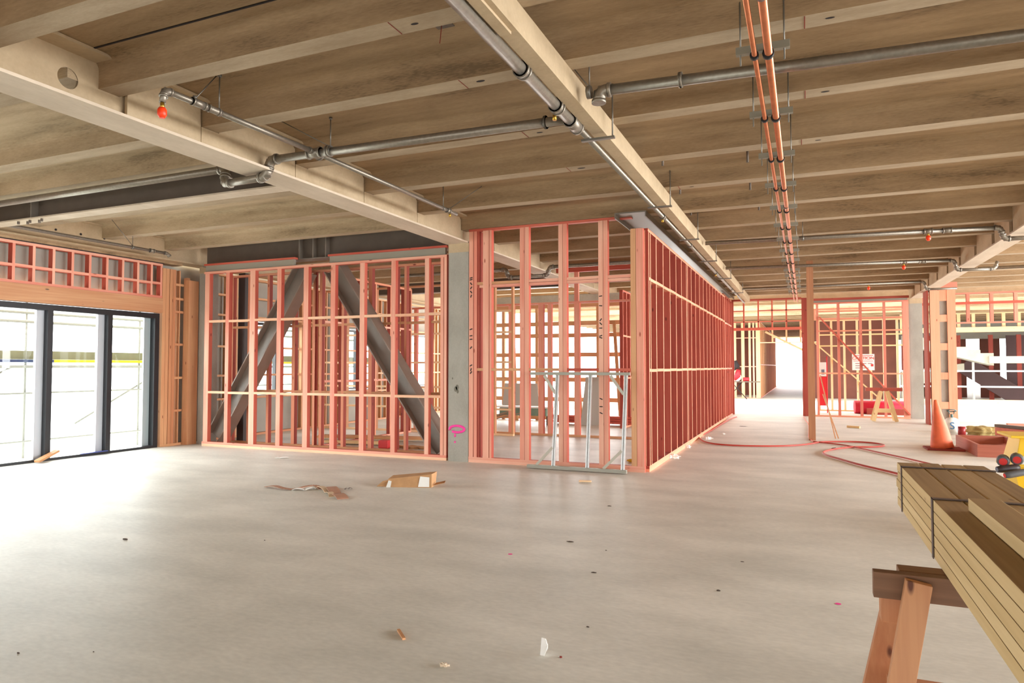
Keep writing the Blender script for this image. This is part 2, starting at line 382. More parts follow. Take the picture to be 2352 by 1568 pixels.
# grey cross beams (I sections running left to right)
def i_beam_x(name, label, x0, x1, y0, y1, z0, z1, stiff=(), bolts=None):
    root = thing(name, ((x0+x1)/2, (y0+y1)/2, z0), label, 'beam', 'grey cross beams', 'structure'); ym = (y0+y1)/2
    obj('bottom_flange', MB().box(x0, x1, y0, y1, z0, z0+.02), M_SPRAYF if bolts else M_BRACE, root)
    obj('top_flange', MB().box(x0, x1, y0, y1, z1-.02, z1), M_GREY, root)
    obj('web', MB().box(x0, x1, ym-.008, ym+.008, z0+.02, z1-.02), M_GREY, root)
    for x in stiff: obj('stiffener', MB().box(x-.01, x+.01, y0, ym-.008, z0+.02, z1-.02), M_BRACE, root)
    if bolts:
        b = MB()
        for (x, y, z, d) in bolts: b.tube([(x, y, z), (x+d[0]*.04, y+d[1]*.04, z+d[2]*.04)], 0.018, 8)
        obj('bolt', b, M_GREY, root)
    return root
i_beam_x('cross_beam', 'dark grey steel cross beam under the left ceiling beside the long pipe', -11.62, -5.64, 6.22, 6.44, 3.70, 4.16, (-10.1,),
         [(-10.2, 6.3, 3.80+.1*i, (0, -1, 0)) for i in range(3)] + [(-10.45+.13*i, 6.27+.05*(i % 2), 3.70, (0, 0, -1)) for i in range(5)])
i_beam_x('cross_beam', 'grey steel beam with three stiffeners directly above the braced timber frame', -11.45, -5.62, 10.50, 10.74, 3.66, 4.16, (-8.95, -8.62, -8.32))
i_beam_x('cross_beam', 'grey steel beam deep inside, seen over the braced frame', -11.6, -5.64, 17.0, 17.22, 3.70, 4.16)
# ------------------------------------------------------------------ columns
def column(x0, x1, y0, y1, label, extras=None):
    r = thing('steel_column', ((x0+x1)/2, (y0+y1)/2, 0), label, 'column', 'grey columns', 'structure')
    obj('shaft', MB().box(x0, x1, y0, y1, 0, 3.56), M_COL, r)
    obj('sprayed_head', MB().box(x0-.004, x1+.004, y0-.004, y1+.004, 3.55, 3.70), M_SPRAY, r)
    return r
c1 = column(-5.60, -5.22, 10.36, 10.72, 'grey column with pink spray-paint mark between the two front timber frames')
pinkp = plain('pink_spray_paint', (255, 70, 170), 0.6)
mk = MB(); pts = []
for i in range(21):
    t = R(200) - R(330)*i/20; pts.append((-5.43 + .14*math.cos(t) + .0, 10.357, .545 + .055*math.sin(t)))
mk.tube([(p[0], 10.3575, p[2]) for p in pts], 0.022, 6); mk.tube([(-5.47, 10.3575, .46), (-5.465, 10.3575, .41)], 0.014, 6); mk.tube([(-5.468, 10.3575, .34), (-5.468, 10.3575, .31)], 0.014, 6)
obj('spray_mark', mk, pinkp, c1, label='pink looped spray-paint mark')
st = MB()
for (x, z, r_) in ((-5.46, 1.22, .03), (-5.42, 1.18, .022), (-5.52, 1.40, .012), (-5.43, 1.25, .03)): st.disc((x, 10.3585, z), (0, -1, 0), r_, 9, 1.6)
obj('stain', st, plain('dark_smudge', (120, 116, 104), 0.9), c1)
column(3.02, 3.35, 24.3, 24.62, 'grey column at the right end of the far red frame')
column(-11.66, -11.42, 10.62, 10.9, 'dark grey column in the corner beside the glazed door wall')
column(-5.60, -5.24, 24.3, 24.6, 'grey column far behind the stud room')

# ------------------------------------------------------------------ left wall with glazed doors
wl = -11.85
struct('wall_left', MB().box(-12.12, -12.06, -7, 24.9, 2.97, 3.74).box(-12.12, -12.06, 9.9, 24.9, 2.68, 2.97).box(-12.12, -12.06, -7, 1.4, 0, 2.97)
       .box(-12.12, -12.06, 9.9, 12.45, 0, 2.68).box(-12.12, -12.06, 14.12, 15.8, 0, 2.68).box(-12.12, -12.06, 17.4, 19, 0, 2.68).box(-12.12, -12.06, 21, 24.9, 0, 2.68)
       .box(-12.12, -12.06, 12.45, 14.12, 0, 0.93).box(-12.12, -12.06, 15.8, 17.4, 0, .93).box(-12.12, -12.06, 19, 21, 0, .93), M_WRAP, 'grey building wrap behind the studs')
struct('trim_1', MB().box(-12.055, -11.80, -7, 10.3, 3.675, 3.718), M_CEIL, 'brown strip between the beam and the studs over the doors')
dr = thing('window_1', (-11.95, 5.6, 0), 'black aluminium glazed doors with tall panes open to the scaffold', None, None, 'structure')
DY0, DY1, DZ = 1.45, 9.83, 2.63
obj('window_frame', MB().box(-12.0, -11.86, DY0, DY1, DZ-.07, DZ+.03).box(-12.0, -11.86, DY0, DY1, 0.0, .045).box(-12.0, -11.86, DY1-.10, DY1, .045, DZ-.07).box(-12.0, -11.86, DY0, DY0+.06, .045, DZ-.07), M_ALU, dr)
for y in (8.78, 7.68, 6.6, 5.5, 4.4, 3.3, 2.3):
    s_ = obj('mullion', MB().box(-11.96, -11.86, y-.045, y+.045, .045, DZ-.07), M_ALU, dr)
    obj('sash', MB().box(-12.02, -11.965, y-.17, y+.03, .045, DZ-.07), M_ALUG, s_)
obj('sash', MB().box(-12.02, -11.99, DY1-.24, DY1-.10, .045, DZ-.07), M_ALUG, dr)
ys = [DY1-.10, 8.78, 7.68, 6.6, 5.5, 4.4, 3.3, 2.3, DY0+.06]
for i in range(8):
    obj('pane', MB().box(-11.985, -11.981, ys[i+1]+.04, ys[i]-(.04 if i else 0), .046, DZ-.071), glass(), dr)
# header: laminated lintel and cripple frame
solo('lintel_beam', MB().box(-11.97, -11.80, -7, 9.855, 2.672, 2.965), wood('lintel', 'y'), 'wide stained laminated timber lintel over the glazed doors', 'lintel')
cr = frame('cripple_frame', 'pink stud frame with short studs on top of the door lintel', 'y', 1.2, 9.86, -11.94, -11.83, 2.97, 3.66,
      [(y-.022, y+.023) for y in (1.5, 1.9, 2.3, 2.7, 3.1, 3.5, 3.9, 4.3, 4.7, 5.1, 5.5, 5.9, 6.3, 6.7, 7.04, 7.36, 7.69, 8.02, 8.34, 8.67, 8.99, 9.31, 9.61, 9.83)], (3.26,), 'pink')
obj('black_packer', MB().box(-11.95, -11.80, 1.2, 9.86, 3.66, 3.672), M_INK, cr)
jf = thing('jamb_studs', (wl, 10.0, 0), 'pack of orange timber studs beside the glazed doors', 'wall frame')
for y in (9.86, 9.94, 10.03, 10.10): lum('stud', jf, -11.93, -11.82, y, y+.075, .045, 3.58, 'orange')
lum('bottom_plate', jf, -11.93, -11.82, 9.86, 10.52, 0, .045, 'orange')
lum('stud', jf, -11.93, -11.84, 10.275, 10.30, .045, 3.58, 'orange'); lum('stud', jf, -11.93, -11.82, 10.46, 10.52, .045, 3.45, 'orange')
for z in (3.28, 2.99, 2.72, 2.05, 1.37, .70): lum('noggin', jf, -11.93, -11.83, 10.18, 10.46, z-.02, z+.025, 'orange')
solo('timber_post', MB().box(-11.80, -11.66, 10.36, 10.60, 0, 3.38), wood('orange', 'z'), 'wide orange board post in the corner left of the braced frame', 'post')
# wall beyond, framed and wrapped with windows
frame('wall_frame', 'timber-framed outside wall seen behind the braced frame', 'y', 10.95, 24.8, -11.98, -11.88, 0, 3.66,
      [(y, y+.045) for y in [11.0 + .29*i for i in range(48)] if not (12.5 < y < 14.05 or 15.82 < y < 17.35 or 19.0 < y < 20.95)] + [(12.45, 12.5), (14.08, 14.13), (15.78, 15.83), (17.37, 17.42), (18.96, 19.0), (20.96, 21.0)],
      (3.2, 2.75, 2.05, 1.4, .88), 'honey', 'orange')
for i, (a, b) in enumerate(((12.5, 14.08), (15.83, 17.37), (19.0, 20.96))):
    wn = thing(f'window_{i+2}', (-12.05, (a+b)/2, .95), 'tall black-framed window in the far outside wall', None, None, 'structure')
    m = MB().box(-12.1, -12.0, a, b, 2.6, 2.66).box(-12.1, -12.0, a, b, .95, 1.0).box(-12.1, -12.0, a, a+.05, 1.0, 2.6).box(-12.1, -12.0, b-.05, b, 1.0, 2.6).box(-12.1, -12.0, (a+b)/2-.025, (a+b)/2+.025, 1.0, 2.6)
    obj('window_frame', m, M_ALU, wn); obj('pane', MB().box(-12.06, -12.055, a+.05, b-.05, 1.0, 2.6), glass(), wn)
# board leaning on the sill, blue strap, off-cut on threshold
lb = MB(); p = at(75, 1057, X=-11.62); lb.bar((-11.72, 7.42, .03), (-11.80, 7.80, .16), .11, .035, (0, 0, 1))
solo('timber_offcut', lb, wood('honey', 'y'), 'short tan timber off-cut propped against the glazed door threshold', 'offcut')
solo('strap', MB().bar((-11.83, 8.25, .052), (-11.83, 8.75, .056), .04, .012), plain('blue_strap', (70, 84, 160), .6), 'blue strap lying along the glazed door threshold', 'strap')

# ------------------------------------------------------------------ scaffold outside the doors
scf = thing('scaffold', (-14, 6, -0.12), 'pale scaffold with planked deck outside the glazed doors', 'scaffold')
pl = plain('weathered_plank', (112, 108, 82), 0.8, 0, .12, 3); tubem = plain('scaffold_tube', (140, 138, 130), 0.6)
obj('plank', MB().box(-14.5, -13.5, -4, 20, 1.74, 1.90), pl, scf)
obj('toe_board', MB().box(-13.5, -13.46, -4, 8.8, 1.68, 1.735), plain('blue_toe_board', (40, 52, 86), .7), scf)
obj('toe_board', MB().box(-13.5, -13.46, 8.8, 20, 1.68, 1.735), plain('yellow_toe_board', (190, 168, 16), .7), scf)
for z in (1.60, 2.45, 2.62, .2, 1.1): obj('ledger', MB().tube([(-13.48, -4, z), (-13.48, 20, z)], 0.03 if z > 1.3 else .018, 8), tubem, scf)
for y in (1.3, 3.7, 6.1, 8.3, 10.7, 13.3, 15.7): obj('standard', MB().tube([(-13.52, y, -.12), (-13.52, y, 4.5)], 0.022, 8), tubem, scf)
for y in (5.9, 9.3): obj('brace', MB().tube([(-13.56, y, .45), (-13.56, y+2.2, 1.6)], 0.02, 8), tubem, scf)

# ------------------------------------------------------------------ front braced frame (plane y = 10.38)
FY0, FY1 = 10.36, 10.45
S2 = [(-11.22, -11.10), (-10.66, -10.57), (-10.03, -9.90), (-9.35, -9.25), (-8.71, -8.60), (-8.08, -7.98), (-7.43, -7.33), (-6.76, -6.67), (-6.07, -5.99), (-5.76, -5.70), (-5.69, -5.64)]
f2 = frame('wall_frame', 'wide pink stud frame in front of the inverted V of steel braces', 'x', -11.25, -5.64, FY0, FY1, 0, 3.53, S2, (2.51, 1.08), 'pink', 'cream', 2)
# thinner studs doubled behind the first row
f2b = frame('wall_frame', 'rear pink stud frame just behind the steel braces', 'x', -11.3, -5.66, 11.02, 11.11, 0, 3.53,
   [(-11.2, -11.12), (-10.72, -10.66), (-10.2, -10.14), (-9.55, -9.47), (-9.02, -8.97), (-8.86, -8.8), (-8.33, -8.27), (-7.7, -7.62), (-7.1, -7.05), (-6.9, -6.85), (-6.4, -6.32), (-5.78, -5.7)], (2.42, 1.10), 'rose', 'orange', 1)
for (a, b) in ((-11.25, -8.93), (-8.15, -5.64)):
    q = thing('head_strip', ((a+b)/2, 10.4, 3.53), 'pink strip over grey packing, ' + ('left' if a < -9 else 'right') + ' half of the braced frame head', 'strip')
    obj('packer', MB().box(a+.02, b-.04, 10.38, 10.44, 3.53, 3.655), plain('grey_seal', (150, 144, 130), .8), q)
    lum('batten', q, a, b, 10.35, 10.45, 3.655, 3.69, 'rose')
solo('steel_post', MB().box(-11.16, -10.98, 11.2, 11.3, 0, 3.6), plain('dark_steel', (62, 54, 52), .5), 'dark steel post behind the left edge of the braced frame', 'post')
# steel braces: I sections seen flat-on
def brace(px, pz, qx, qz, label):
    p = Vector((px, 10.74, pz)); q = Vector((qx, 10.74, qz)); d = (q-p).normalized(); n = Vector((-d.z, 0, d.x)) if d.x > 0 else Vector((d.z, 0, -d.x))
    r = thing('steel_brace', (px, 10.72, 0), label, 'brace', 'inverted V braces'); h = .17
    obj('web', MB().bar(p, q, .014, .32, n), M_BRACE, r)
    for s_ in (-1, 1): obj('flange', MB().bar(p + n*h*s_, q + n*h*s_, (.30), .022, n), plain('brace_flange_steel', (146, 131, 119), .42, 0, .08, 3), r)
brace(-11.22, .14, -8.98, 3.50, 'grey steel I-section leg leaning right behind the left half of the pink frame')
brace(-5.90, .14, -8.28, 3.50, 'grey steel I-section leg leaning left behind the right half of the pink frame')
# loose timber inside that room
for i, (x0, y0, x1, y1, z) in enumerate(((-9.6, 12.0, -6.9, 12.5, .12), (-9.9, 12.3, -6.6, 13.0, .06), (-9.2, 11.7, -7.6, 11.9, .05))):
    solo('loose_plank', MB().bar((x0, y0, z), (x1, y1, z), .2, .05), wood('straw' if i else 'honey', 'x'), ['honey plank on the floor, uppermost in the braced room', 'longest pale plank on the floor of the braced room', 'short pale plank close behind the rear stud frame'][i], 'plank', 'loose planks in the braced room')
solo('red_tub', MB().box(-7.72, -7.5, 11.4, 11.6, 0, .16), plain('red_plastic', (200, 30, 30), .5), 'small red box on the floor behind the braced frame', 'box', bevel=.02)
# partitions behind
frame('wall_frame', 'orange partition frame at the back of the braced room', 'x', -11.8, -6.2, 14.6, 14.69, 0, 3.6, spaced(-11.8, -9.0, .45) + spaced(-8.5, -6.2, .45), (2.9, 2.4, 1.7, 1.1, .6), 'orange', 'pale')
frame('wall_frame', 'pink partition frame running back behind the middle of the braced frame', 'y', 11.15, 14.5, -8.95, -8.86, 0, 3.5, spaced(11.15, 14.5, .6), (2.5, 1.3), 'rose', 'pink')

# ------------------------------------------------------------------ right front frame up to the ribs
f3 = thing('wall_frame', (-3.7, 10.4, 0), 'tall pink stud frame with a high double rail, right of the grey column', 'wall frame')
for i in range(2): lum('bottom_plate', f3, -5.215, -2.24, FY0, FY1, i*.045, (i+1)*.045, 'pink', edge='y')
lum('top_plate', f3, -5.215, -2.42, FY0, FY1, 3.885, 3.925, 'rose')
for (a, b) in ((-5.21, -5.13), (-5.12, -5.06), (-4.95, -4.84), (-4.83, -4.79), (-4.28, -4.20), (-4.195, -4.12), (-3.61, -3.54), (-3.535, -3.47), (-2.95, -2.875), (-2.87, -2.80)):
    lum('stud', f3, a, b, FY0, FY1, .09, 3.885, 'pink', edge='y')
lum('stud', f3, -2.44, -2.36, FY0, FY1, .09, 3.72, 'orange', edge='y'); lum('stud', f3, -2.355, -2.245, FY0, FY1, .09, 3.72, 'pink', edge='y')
lum('stud', f3, -5.055, -5.02, FY0+.01, FY1+.1, .09, 3.885, 'red')
gaps = ((-5.06, -4.95), (-4.79, -4.28), (-4.12, -3.61), (-3.47, -2.95), (-2.80, -2.44))
for i, (a, b) in enumerate(gaps):
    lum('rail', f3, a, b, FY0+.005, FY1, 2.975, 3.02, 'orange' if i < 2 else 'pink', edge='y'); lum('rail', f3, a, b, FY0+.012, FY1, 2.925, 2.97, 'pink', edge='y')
    lum('noggin', f3, a, b, FY0+.003, FY1, 1.53, 1.575, 'orange' if i < 3 else 'rose')
ink = MB()
def dash(x, z, w_, h_, a=0.0):
    ink.bar((x-w_/2*math.cos(a), FY0-.0015, z-w_/2*math.sin(a)), (x+w_/2*math.cos(a), FY0-.0015, z+w_/2*math.sin(a)), .003, h_, (0, 0, 1))
for z, a in ((3.10, .2), (3.07, .2), (3.0, -.9), (2.93, .9), (2.86, -.9), (2.79, 1.2), (2.23, .3), (2.12, .1), (2.06, .1), (1.92, .8), (1.62, .5), (1.55, 1.2), (1.50, .9)): dash(-5.17, z, .05, .018, a)
for z, a in ((2.70, .1), (2.55, -.1), (2.33, .9), (2.27, -.8), (2.20, 0), (2.08, .3), (2.05, -.3), (1.10, -.4), (.98, 0), (.88, -.4)): dash(-2.915, z, .05, .015, a)
obj('ink_marks', ink, M_INK, f3)
# metal angle-braced frame leaning on it
mf = thing('metal_frame', (-3.25, 10.25, 0), 'galvanised steel channel frame leaning against the tall pink stud frame', 'metal frame')
obj('top_rail', MB().bar((-4.06, 10.28, 1.49), (-2.44, 10.28, 1.49), .05, .045), plain('dull_channel', (164, 162, 150), .5, .4), mf)
obj('bottom_rail', MB().bar((-4.05, 10.12, .035), (-2.46, 10.12, .035), .06, .05), plain('dull_channel', (164, 162, 150), .5, .4), mf)
for (xt, xb) in ((-3.60, -3.62), (-3.06, -3.07), (-2.50, -2.52)):
    m = MB()
    for dx in (-.017, .017): m.bar((xb+dx, 10.12, .06), (xt+dx, 10.28, 1.47), .022, .03, (0, 1, 0))
    m.bar((xb, 10.135, .06), (xt, 10.295, 1.47), .05, .008, (0, 1, 0)); obj('upright', m, M_GALVW, mf)
for (x0, x1) in ((-3.9, -3.63), (-2.82, -2.53)):
    obj('gusset', MB().bar((x0, 10.125, .06), (x1-.01, 10.145, .34), .03, .04, (0, 0, 1)), plain('pale_strap', (190, 186, 172), .5, .2), mf)
    obj('gusset', MB().bar((x0+.08, 10.27, 1.46), (x1, 10.25, 1.18), .03, .04, (0, 0, 1)), plain('pale_strap', (190, 186, 172), .5, .2), mf)
# back frame of that room, and what lies behind
frame('wall_frame', 'pink stud frame at the back of the stud room', 'x', -9.2, -2.3, 15.0, 15.09, 0, 3.1,
      [(-6.49, -6.35), (-5.73, -5.60), (-5.50, -5.40), (-4.85, -4.72), (-3.51, -3.43), (-7.2, -7.1), (-8, -7.9), (-9.1, -9.02), (-2.35, -2.3)], (), 'pink', 'orange')
solo('header_board', MB().box(-5.25, -3.42, 14.9, 14.98, 3.76, 3.90), wood('rose', 'x'), 'pink header board under the ribs at the back of the stud room', 'board')
lum('header_stud', None, -4.82, -4.72, 14.92, 14.99, 3.1, 3.76, 'pink', label='short pink stud between back frame and header board', category='post')
grid = thing('batten_frame', (-6.5, 19.2, 0), 'open framed outside wall with level battens against the white daylight', 'wall frame')
for z in (.09, .64, 1.22, 1.95, 2.52, 2.87, 3.40): lum('batten', grid, -10.6, -3.6, 19.2, 19.25, z-.06, z+.06, 'orange')
for x in (-10.5, -9.4, -8.55, -7.45, -6.5, -5.55, -4.6, -3.65): lum('stud', grid, x, x+.09, 19.25, 19.34, 0, 3.6, 'orange')
struct('wall_back', MB().box(-10.6, -3.6, 19.22, 19.28, 3.46, 3.72), M_CLT)
sg = thing('notice_board', (-7.2, 17.5, .5), 'plain grey sheet with a black letter E beyond the stud room', 'board')
obj('sheet', MB().prism([(-7.80, 17.6, .52), (-6.70, 17.6, .52), (-6.72, 17.5, 1.14), (-7.68, 17.5, 1.14)], (0, .012, 0)), plain('grey_sheet', (190, 186, 176), .7), sg)
m = MB().box(-7.45, -7.43, 17.48, 17.49, .90, 1.03)
for z in (.90, .96, 1.02): m.box(-7.45, -7.38, 17.48, 17.49, z, z+.015)
obj('letter_e', m, M_INK, sg, label='black letter E')
tb = thing('work_bench', (-7.2, 17.75, 0), 'bench with green cloth under the grey sheet', 'bench')
obj('top', MB().box(-8.3, -6.4, 17.6, 18.3, .46, .50), M_WHITE, tb); obj('cloth', MB().box(-7.9, -6.5, 17.62, 18.2, .25, .455), plain('dull_green_cloth', (120, 140, 122), .9, 0, .2, 6), tb)
for x in (-8.2, -6.5): obj('leg', MB().box(x, x+.06, 17.62, 17.68, 0, .25), M_GREY, tb)
for i, (x0, z0, x1, z1, yy) in enumerate(((-8.5, .05, -7.35, .42, 17.1), (-8.6, .04, -7.6, .30, 17.25), (-8.35, .04, -7.05, .36, 17.18))):
    solo('steel_channel', MB().bar((x0, yy, z0), (x1, yy+.25, z1), .07, .03), plain('bronze_metal', (150, 120, 98), .5, .4), ['brown metal length sloping up, front one of the heap by the bench', 'brown metal length sloping up, lowest of the heap by the bench', 'brown metal length sloping up, longest of the heap by the bench'][i], 'metal length', 'metal lengths heaped by the bench')
solo('steel_tube', MB().tube([(-8.8, 17.0, .05), (-7.75, 16.9, .05)], .035, 10), M_GALVW, 'white round tube lying on the floor by the grey sheet', 'tube')
solo('timber_stack', MB().box(-6.6, -4.2, 18.2, 18.5, .05, .11).box(-6.5, -4.3, 18.22, 18.48, .12, .18).box(-6.6, -4.25, 18.2, 18.46, .19, .25), wood('rose', 'x'), 'low stack of pink timber by the battened opening', 'timber stack')
solo('plaster_sheet', MB().prism([(-5.68, 18.1, 0), (-5.05, 18.1, 0), (-5.12, 18.35, 1.31), (-5.60, 18.35, 1.31)], (0, .013, 0)), plain('plasterboard', (186, 186, 178), .8), 'grey plasterboard sheet leaning upright beyond the stud room', 'board')
for i, x in enumerate((-7.9, -5.9, -4.75)):
    solo('leaning_timber', MB().bar((x, 18.9, .0), (x-.25, 19.17, 2.9), .09, .045, (0, 1, 0)), wood('honey', 'z'), ['long timber leaning on the battens, seen left of the grey sheet', 'long timber leaning on the battens behind the plasterboard sheet', 'long timber leaning on the battens right of the plasterboard sheet'][i], 'timber', 'timbers leaning on the battens')
frame('wall_frame', 'dark red stud frame standing edge-on inside the stud room', 'y', 17.5, 19.1, -4.42, -4.33, 0, 3.6, spaced(17.5, 19.1, .4), (2.4, 1.3), 'red', 'rose')
cr = thing('timber_crate', (-3.6, 18.3, 0), 'tall slatted honey timber crate behind the stud room', 'crate')
for x in (-4.05, -3.75, -3.45, -3.15): lum('upright', cr, x, x+.12, 18.3, 18.36, .02, 1.0, 'honey')
for z in (.05, .45, .9): lum('slat', cr, -4.05, -3.0, 18.24, 18.3, z, z+.08, 'honey')

# ------------------------------------------------------------------ long wall frame running back (x = -2.2)
LW = [10.50, 10.62, 11.07, 11.66, 12.30, 12.93, 13.55, 14.16, 14.30, 14.80, 15.42, 16.05, 16.7, 17.3, 17.9, 18.5, 19.1, 19.7, 20.3, 20.9, 21.4]
lw = frame('wall_frame', 'long red stud frame wall running back from the pink corner', 'y', 10.46, 21.55, -2.31, -2.19, 0, 3.73, [(y, y+.045) for y in LW], (2.955, 1.54), 'rose', 'peach', 2)
lum('corner_batten', lw, -2.24, -2.235, 10.452, 10.458, .09, 3.7, 'pale')
cap = plain('grey_cap_channel', (136, 130, 120), .5, .3)
cc = thing('head_channel', (-2.4, 14, 3.73), 'grey metal head channel along the top of the long red wall', 'channel')
obj('web', MB().box(-2.62, -2.14, 10.1, 24.0, 3.905, 3.925), cap, cc); obj('lip', MB().box(-2.155, -2.14, 10.1, 24.0, 3.84, 3.905), cap, cc); obj('lip', MB().box(-2.62, -2.605, 10.1, 24.0, 3.84, 3.905), cap, cc)
frame('wall_frame', 'red stud frame pack where the long wall meets the far doorway', 'y', 21.6, 24.15, -2.36, -2.24, 0, 3.83, [(21.6, 21.66), (22.0, 22.06), (22.5, 22.56), (23.0, 23.06), (23.5, 23.56), (24.05, 24.11)], (2.955, 1.54), 'red', 'pink')
# ------------------------------------------------------------------ far doorway frame and screen (y = 24.2)
fd = thing('door_1', (-1.1, 24.25, 0), 'far red timber doorway with a glazed-grid transom', None, None, 'structure')
Y0, Y1 = 24.2, 24.3
lum('jamb', fd, -2.36, -2.19, Y0, Y1, 0, 3.86, 'red'); lum('jamb', fd, -.07, .14, Y0, Y1, 0, 3.84, 'red')
lum('head', fd, -2.19, -.07, Y0, Y1, 2.81, 2.90, 'rose'); lum('head', fd, -2.19, -.07, Y0, Y1, 3.80, 3.86, 'red')
for x in (-1.86, -1.40, -.97, -.53): lum('transom_bar', fd, x-.022, x+.022, Y0, Y1, 2.90, 3.80, 'rose')
lum('transom_rail', fd, -2.19, -.07, Y0, Y1, 3.08, 3.11, 'rose'); lum('transom_rail', fd, -2.19, -1.88, Y0, Y1, 3.45, 3.48, 'rose'); lum('transom_rail', fd, -1.38, -.07, Y0, Y1, 3.45, 3.48, 'rose')
sc2 = frame('screen_frame', 'far red stud screen left of the distant grey column', 'x', .14, 2.97, Y0, Y1, 0, 3.66, [(.36, .43), (.97, 1.05), (1.6, 1.68), (2.27, 2.34), (2.80, 2.97)], (3.37, 2.74, 1.385), 'red', 'rose')
lum('head_rail', sc2, .14, 2.99, Y0, Y1, 3.73, 3.80, 'red')
obj('packer', MB().box(.14, 2.95, Y0+.02, Y1-.02, 3.665, 3.725), plain('grey_seal', (150, 144, 130), .8), sc2)
obj('diagonal_brace', MB().bar((.45, Y0-.03, 3.2), (2.95, Y0-.03, .12), .045, .08, (0, 1, 0)), wood('rose', 'x'), sc2)
# boxed column in timber
bc = thing('boxed_column', (3.49, 22.1, 0), 'column boxed in pink timber ladder framing behind the traffic cone', 'boxed column', None, 'structure')
lum('board', bc, 3.20, 3.42, 21.85, 21.90, 0, 3.72, 'peach'); lum('board', bc, 3.60, 3.80, 21.85, 21.90, 0, 3.72, 'peach')
for z in (.45, 1.25, 2.05, 2.83): lum('rung', bc, 3.42, 3.60, 21.86, 21.90, z, z+.19, 'peach')
lum('rung', bc, 3.42, 3.60, 21.86, 21.90, 3.4, 3.72, 'peach')
lum('cap_board', bc, 3.26, 3.84, 21.80, 21.849, 3.70, 3.90, 'pink'); lum('side_board', bc, 3.125, 3.17, 21.9, 22.5, 0, 3.80, 'red')
obj('core', MB().box(3.25, 3.78, 21.93, 22.35, 0, 3.7), M_COL, bc)
# ------------------------------------------------------------------ timber post and sticks in the middle distance
solo('timber_post', MB().box(.06, .20, 16.36, 16.48, 0, 3.925), wood('prop', 'z'), 'brown timber prop standing free from floor to ceiling near the hose', 'post')
for i, (a, b) in enumerate((((1884, 862), (1919, 1007)), ((1890, 905), (1926, 1007)))):
    q = at(*b, Z=0.0); solo('thin_stick', MB().bar(at(a[0], a[1], Y=q.y+1.3), q, .02, .02), wood('honey', 'z'), ['longer thin stick leaning back right of the brown prop', 'shorter thin stick leaning back right of the brown prop'][i], 'stick', 'thin sticks by the prop')

# ------------------------------------------------------------------ court and second building beyond
frame('screen_frame', 'pale timber screen with cross braces beyond the red screen', 'x', .45, 3.6, 27.4, 27.5, 0, 3.3, spaced(.45, 3.6, .42, .07), (2.35, 2.75, 1.35), 'pale', 'straw')
ob = thing('cross_brace', (1.2, 27.3, 0), 'long pale diagonal board nailed across the pale screen', 'brace')
obj('board', MB().bar((-.1, 27.3, 2.9), (2.6, 27.3, .3), .04, .12, (0, 1, 0)), wood('straw', 'x'), ob)
frame('wall_frame', 'pink header frame over the pale screen in the court', 'x', .3, 3.6, 27.45, 27.55, 3.32, 3.72, [(.3, .4), (3.5, 3.6)], (), 'pink')
cs = thing('caution_sign', (1.85, 27.39, 1.4), 'white sign headed CAUTION with red rules on the pale screen', 'sign')
A = at(1957, 813, Y=27.38); B = at(2009, 850, Y=27.38)
obj('plate', MB().box(A.x, B.x, 27.38, 27.398, B.z, A.z), M_WHITE, cs)
redm = plain('sign_red', (196, 60, 60), .6); W_, H_ = B.x-A.x, A.z-B.z
obj('rule', MB().box(A.x+.04, B.x-.04, 27.372, 27.379, A.z-.07*H_-.02, A.z-.07*H_).box(A.x+.04, B.x-.04, 27.372, 27.379, A.z-.42*H_-.015, A.z-.42*H_), redm, cs)
def text(body, loc, size, mat, parent, name='lettering', rot=(R(90), 0, 0), ext=.002):
    cu = bpy.data.curves.new(name, 'FONT'); cu.body = body; cu.size = size; cu.extrude = ext; cu.align_x = 'CENTER'; cu.align_y = 'CENTER'
    tmp = bpy.data.objects.new(name, cu); C.objects.link(tmp); bpy.context.view_layer.update()
    me = bpy.data.meshes.new_from_object(tmp.evaluated_get(bpy.context.evaluated_depsgraph_get())); bpy.data.objects.remove(tmp)
    me.materials.clear(); me.materials.append(mat)
    o = bpy.data.objects.new(name, me); C.objects.link(o); o.rotation_euler = rot
    o.location = Vector(loc) - (parent.location if parent else Vector()); o.parent = parent; o['label'] = 'lettering reading ' + body
    return o
text('CAUTION', (A.x+W_*.5, 27.368, A.z-.26*H_), .155, redm, cs)
m = MB(); gy = plain('faded_print', (150, 120, 120), .7)
for (u, v, ln) in ((.14, .56, .5), (.70, .56, .2), (.14, .70, .42), (.14, .84, .6)): m.box(A.x+u*W_, A.x+(u+ln)*W_, 27.372, 27.379, A.z-(v+.045)*H_, A.z-v*H_)
obj('small_print', m, gy, cs); obj('emblem', MB().box(A.x+.84*W_, A.x+.95*W_, 27.372, 27.379, A.z-.76*H_, A.z-.62*H_), redm, cs)
fp = thing('fire_point', (.6, 26.2, 0), 'red fire point stand with a white notice behind the brown prop', 'fire stand')
a_ = at(1880, 832, Y=26.2); b_ = at(1899, 918, Y=26.2); fr = plain('fire_red', (226, 36, 48), .5)
obj('red_panel', MB().box(a_.x, b_.x, 26.2, 26.24, .25, 1.25), fr, fp)
obj('notice', MB().box(a_.x-.02, b_.x, 26.17, 26.2, 1.27, 1.75), M_WHITE, fp); obj('notice_picture', MB().box(a_.x+.09, b_.x-.06, 26.16, 26.168, 1.33, 1.5), plain('slate_print', (120, 130, 150), .6), fp)
obj('stand', MB().tube([(a_.x-.02, 26.22, 0), (a_.x-.02, 26.22, 1.95), (b_.x+.02, 26.22, 1.95), (b_.x+.02, 26.22, 0)], .018, 8), fr, fp)
solo('membrane_roll', MB().tube([(1.55, 26.3, .22), (3.25, 26.5, .22)], .22, 18), plain('crimson_sheet', (214, 24, 60), .6), 'crimson roll of sheeting lying beyond the red screen', 'roll')
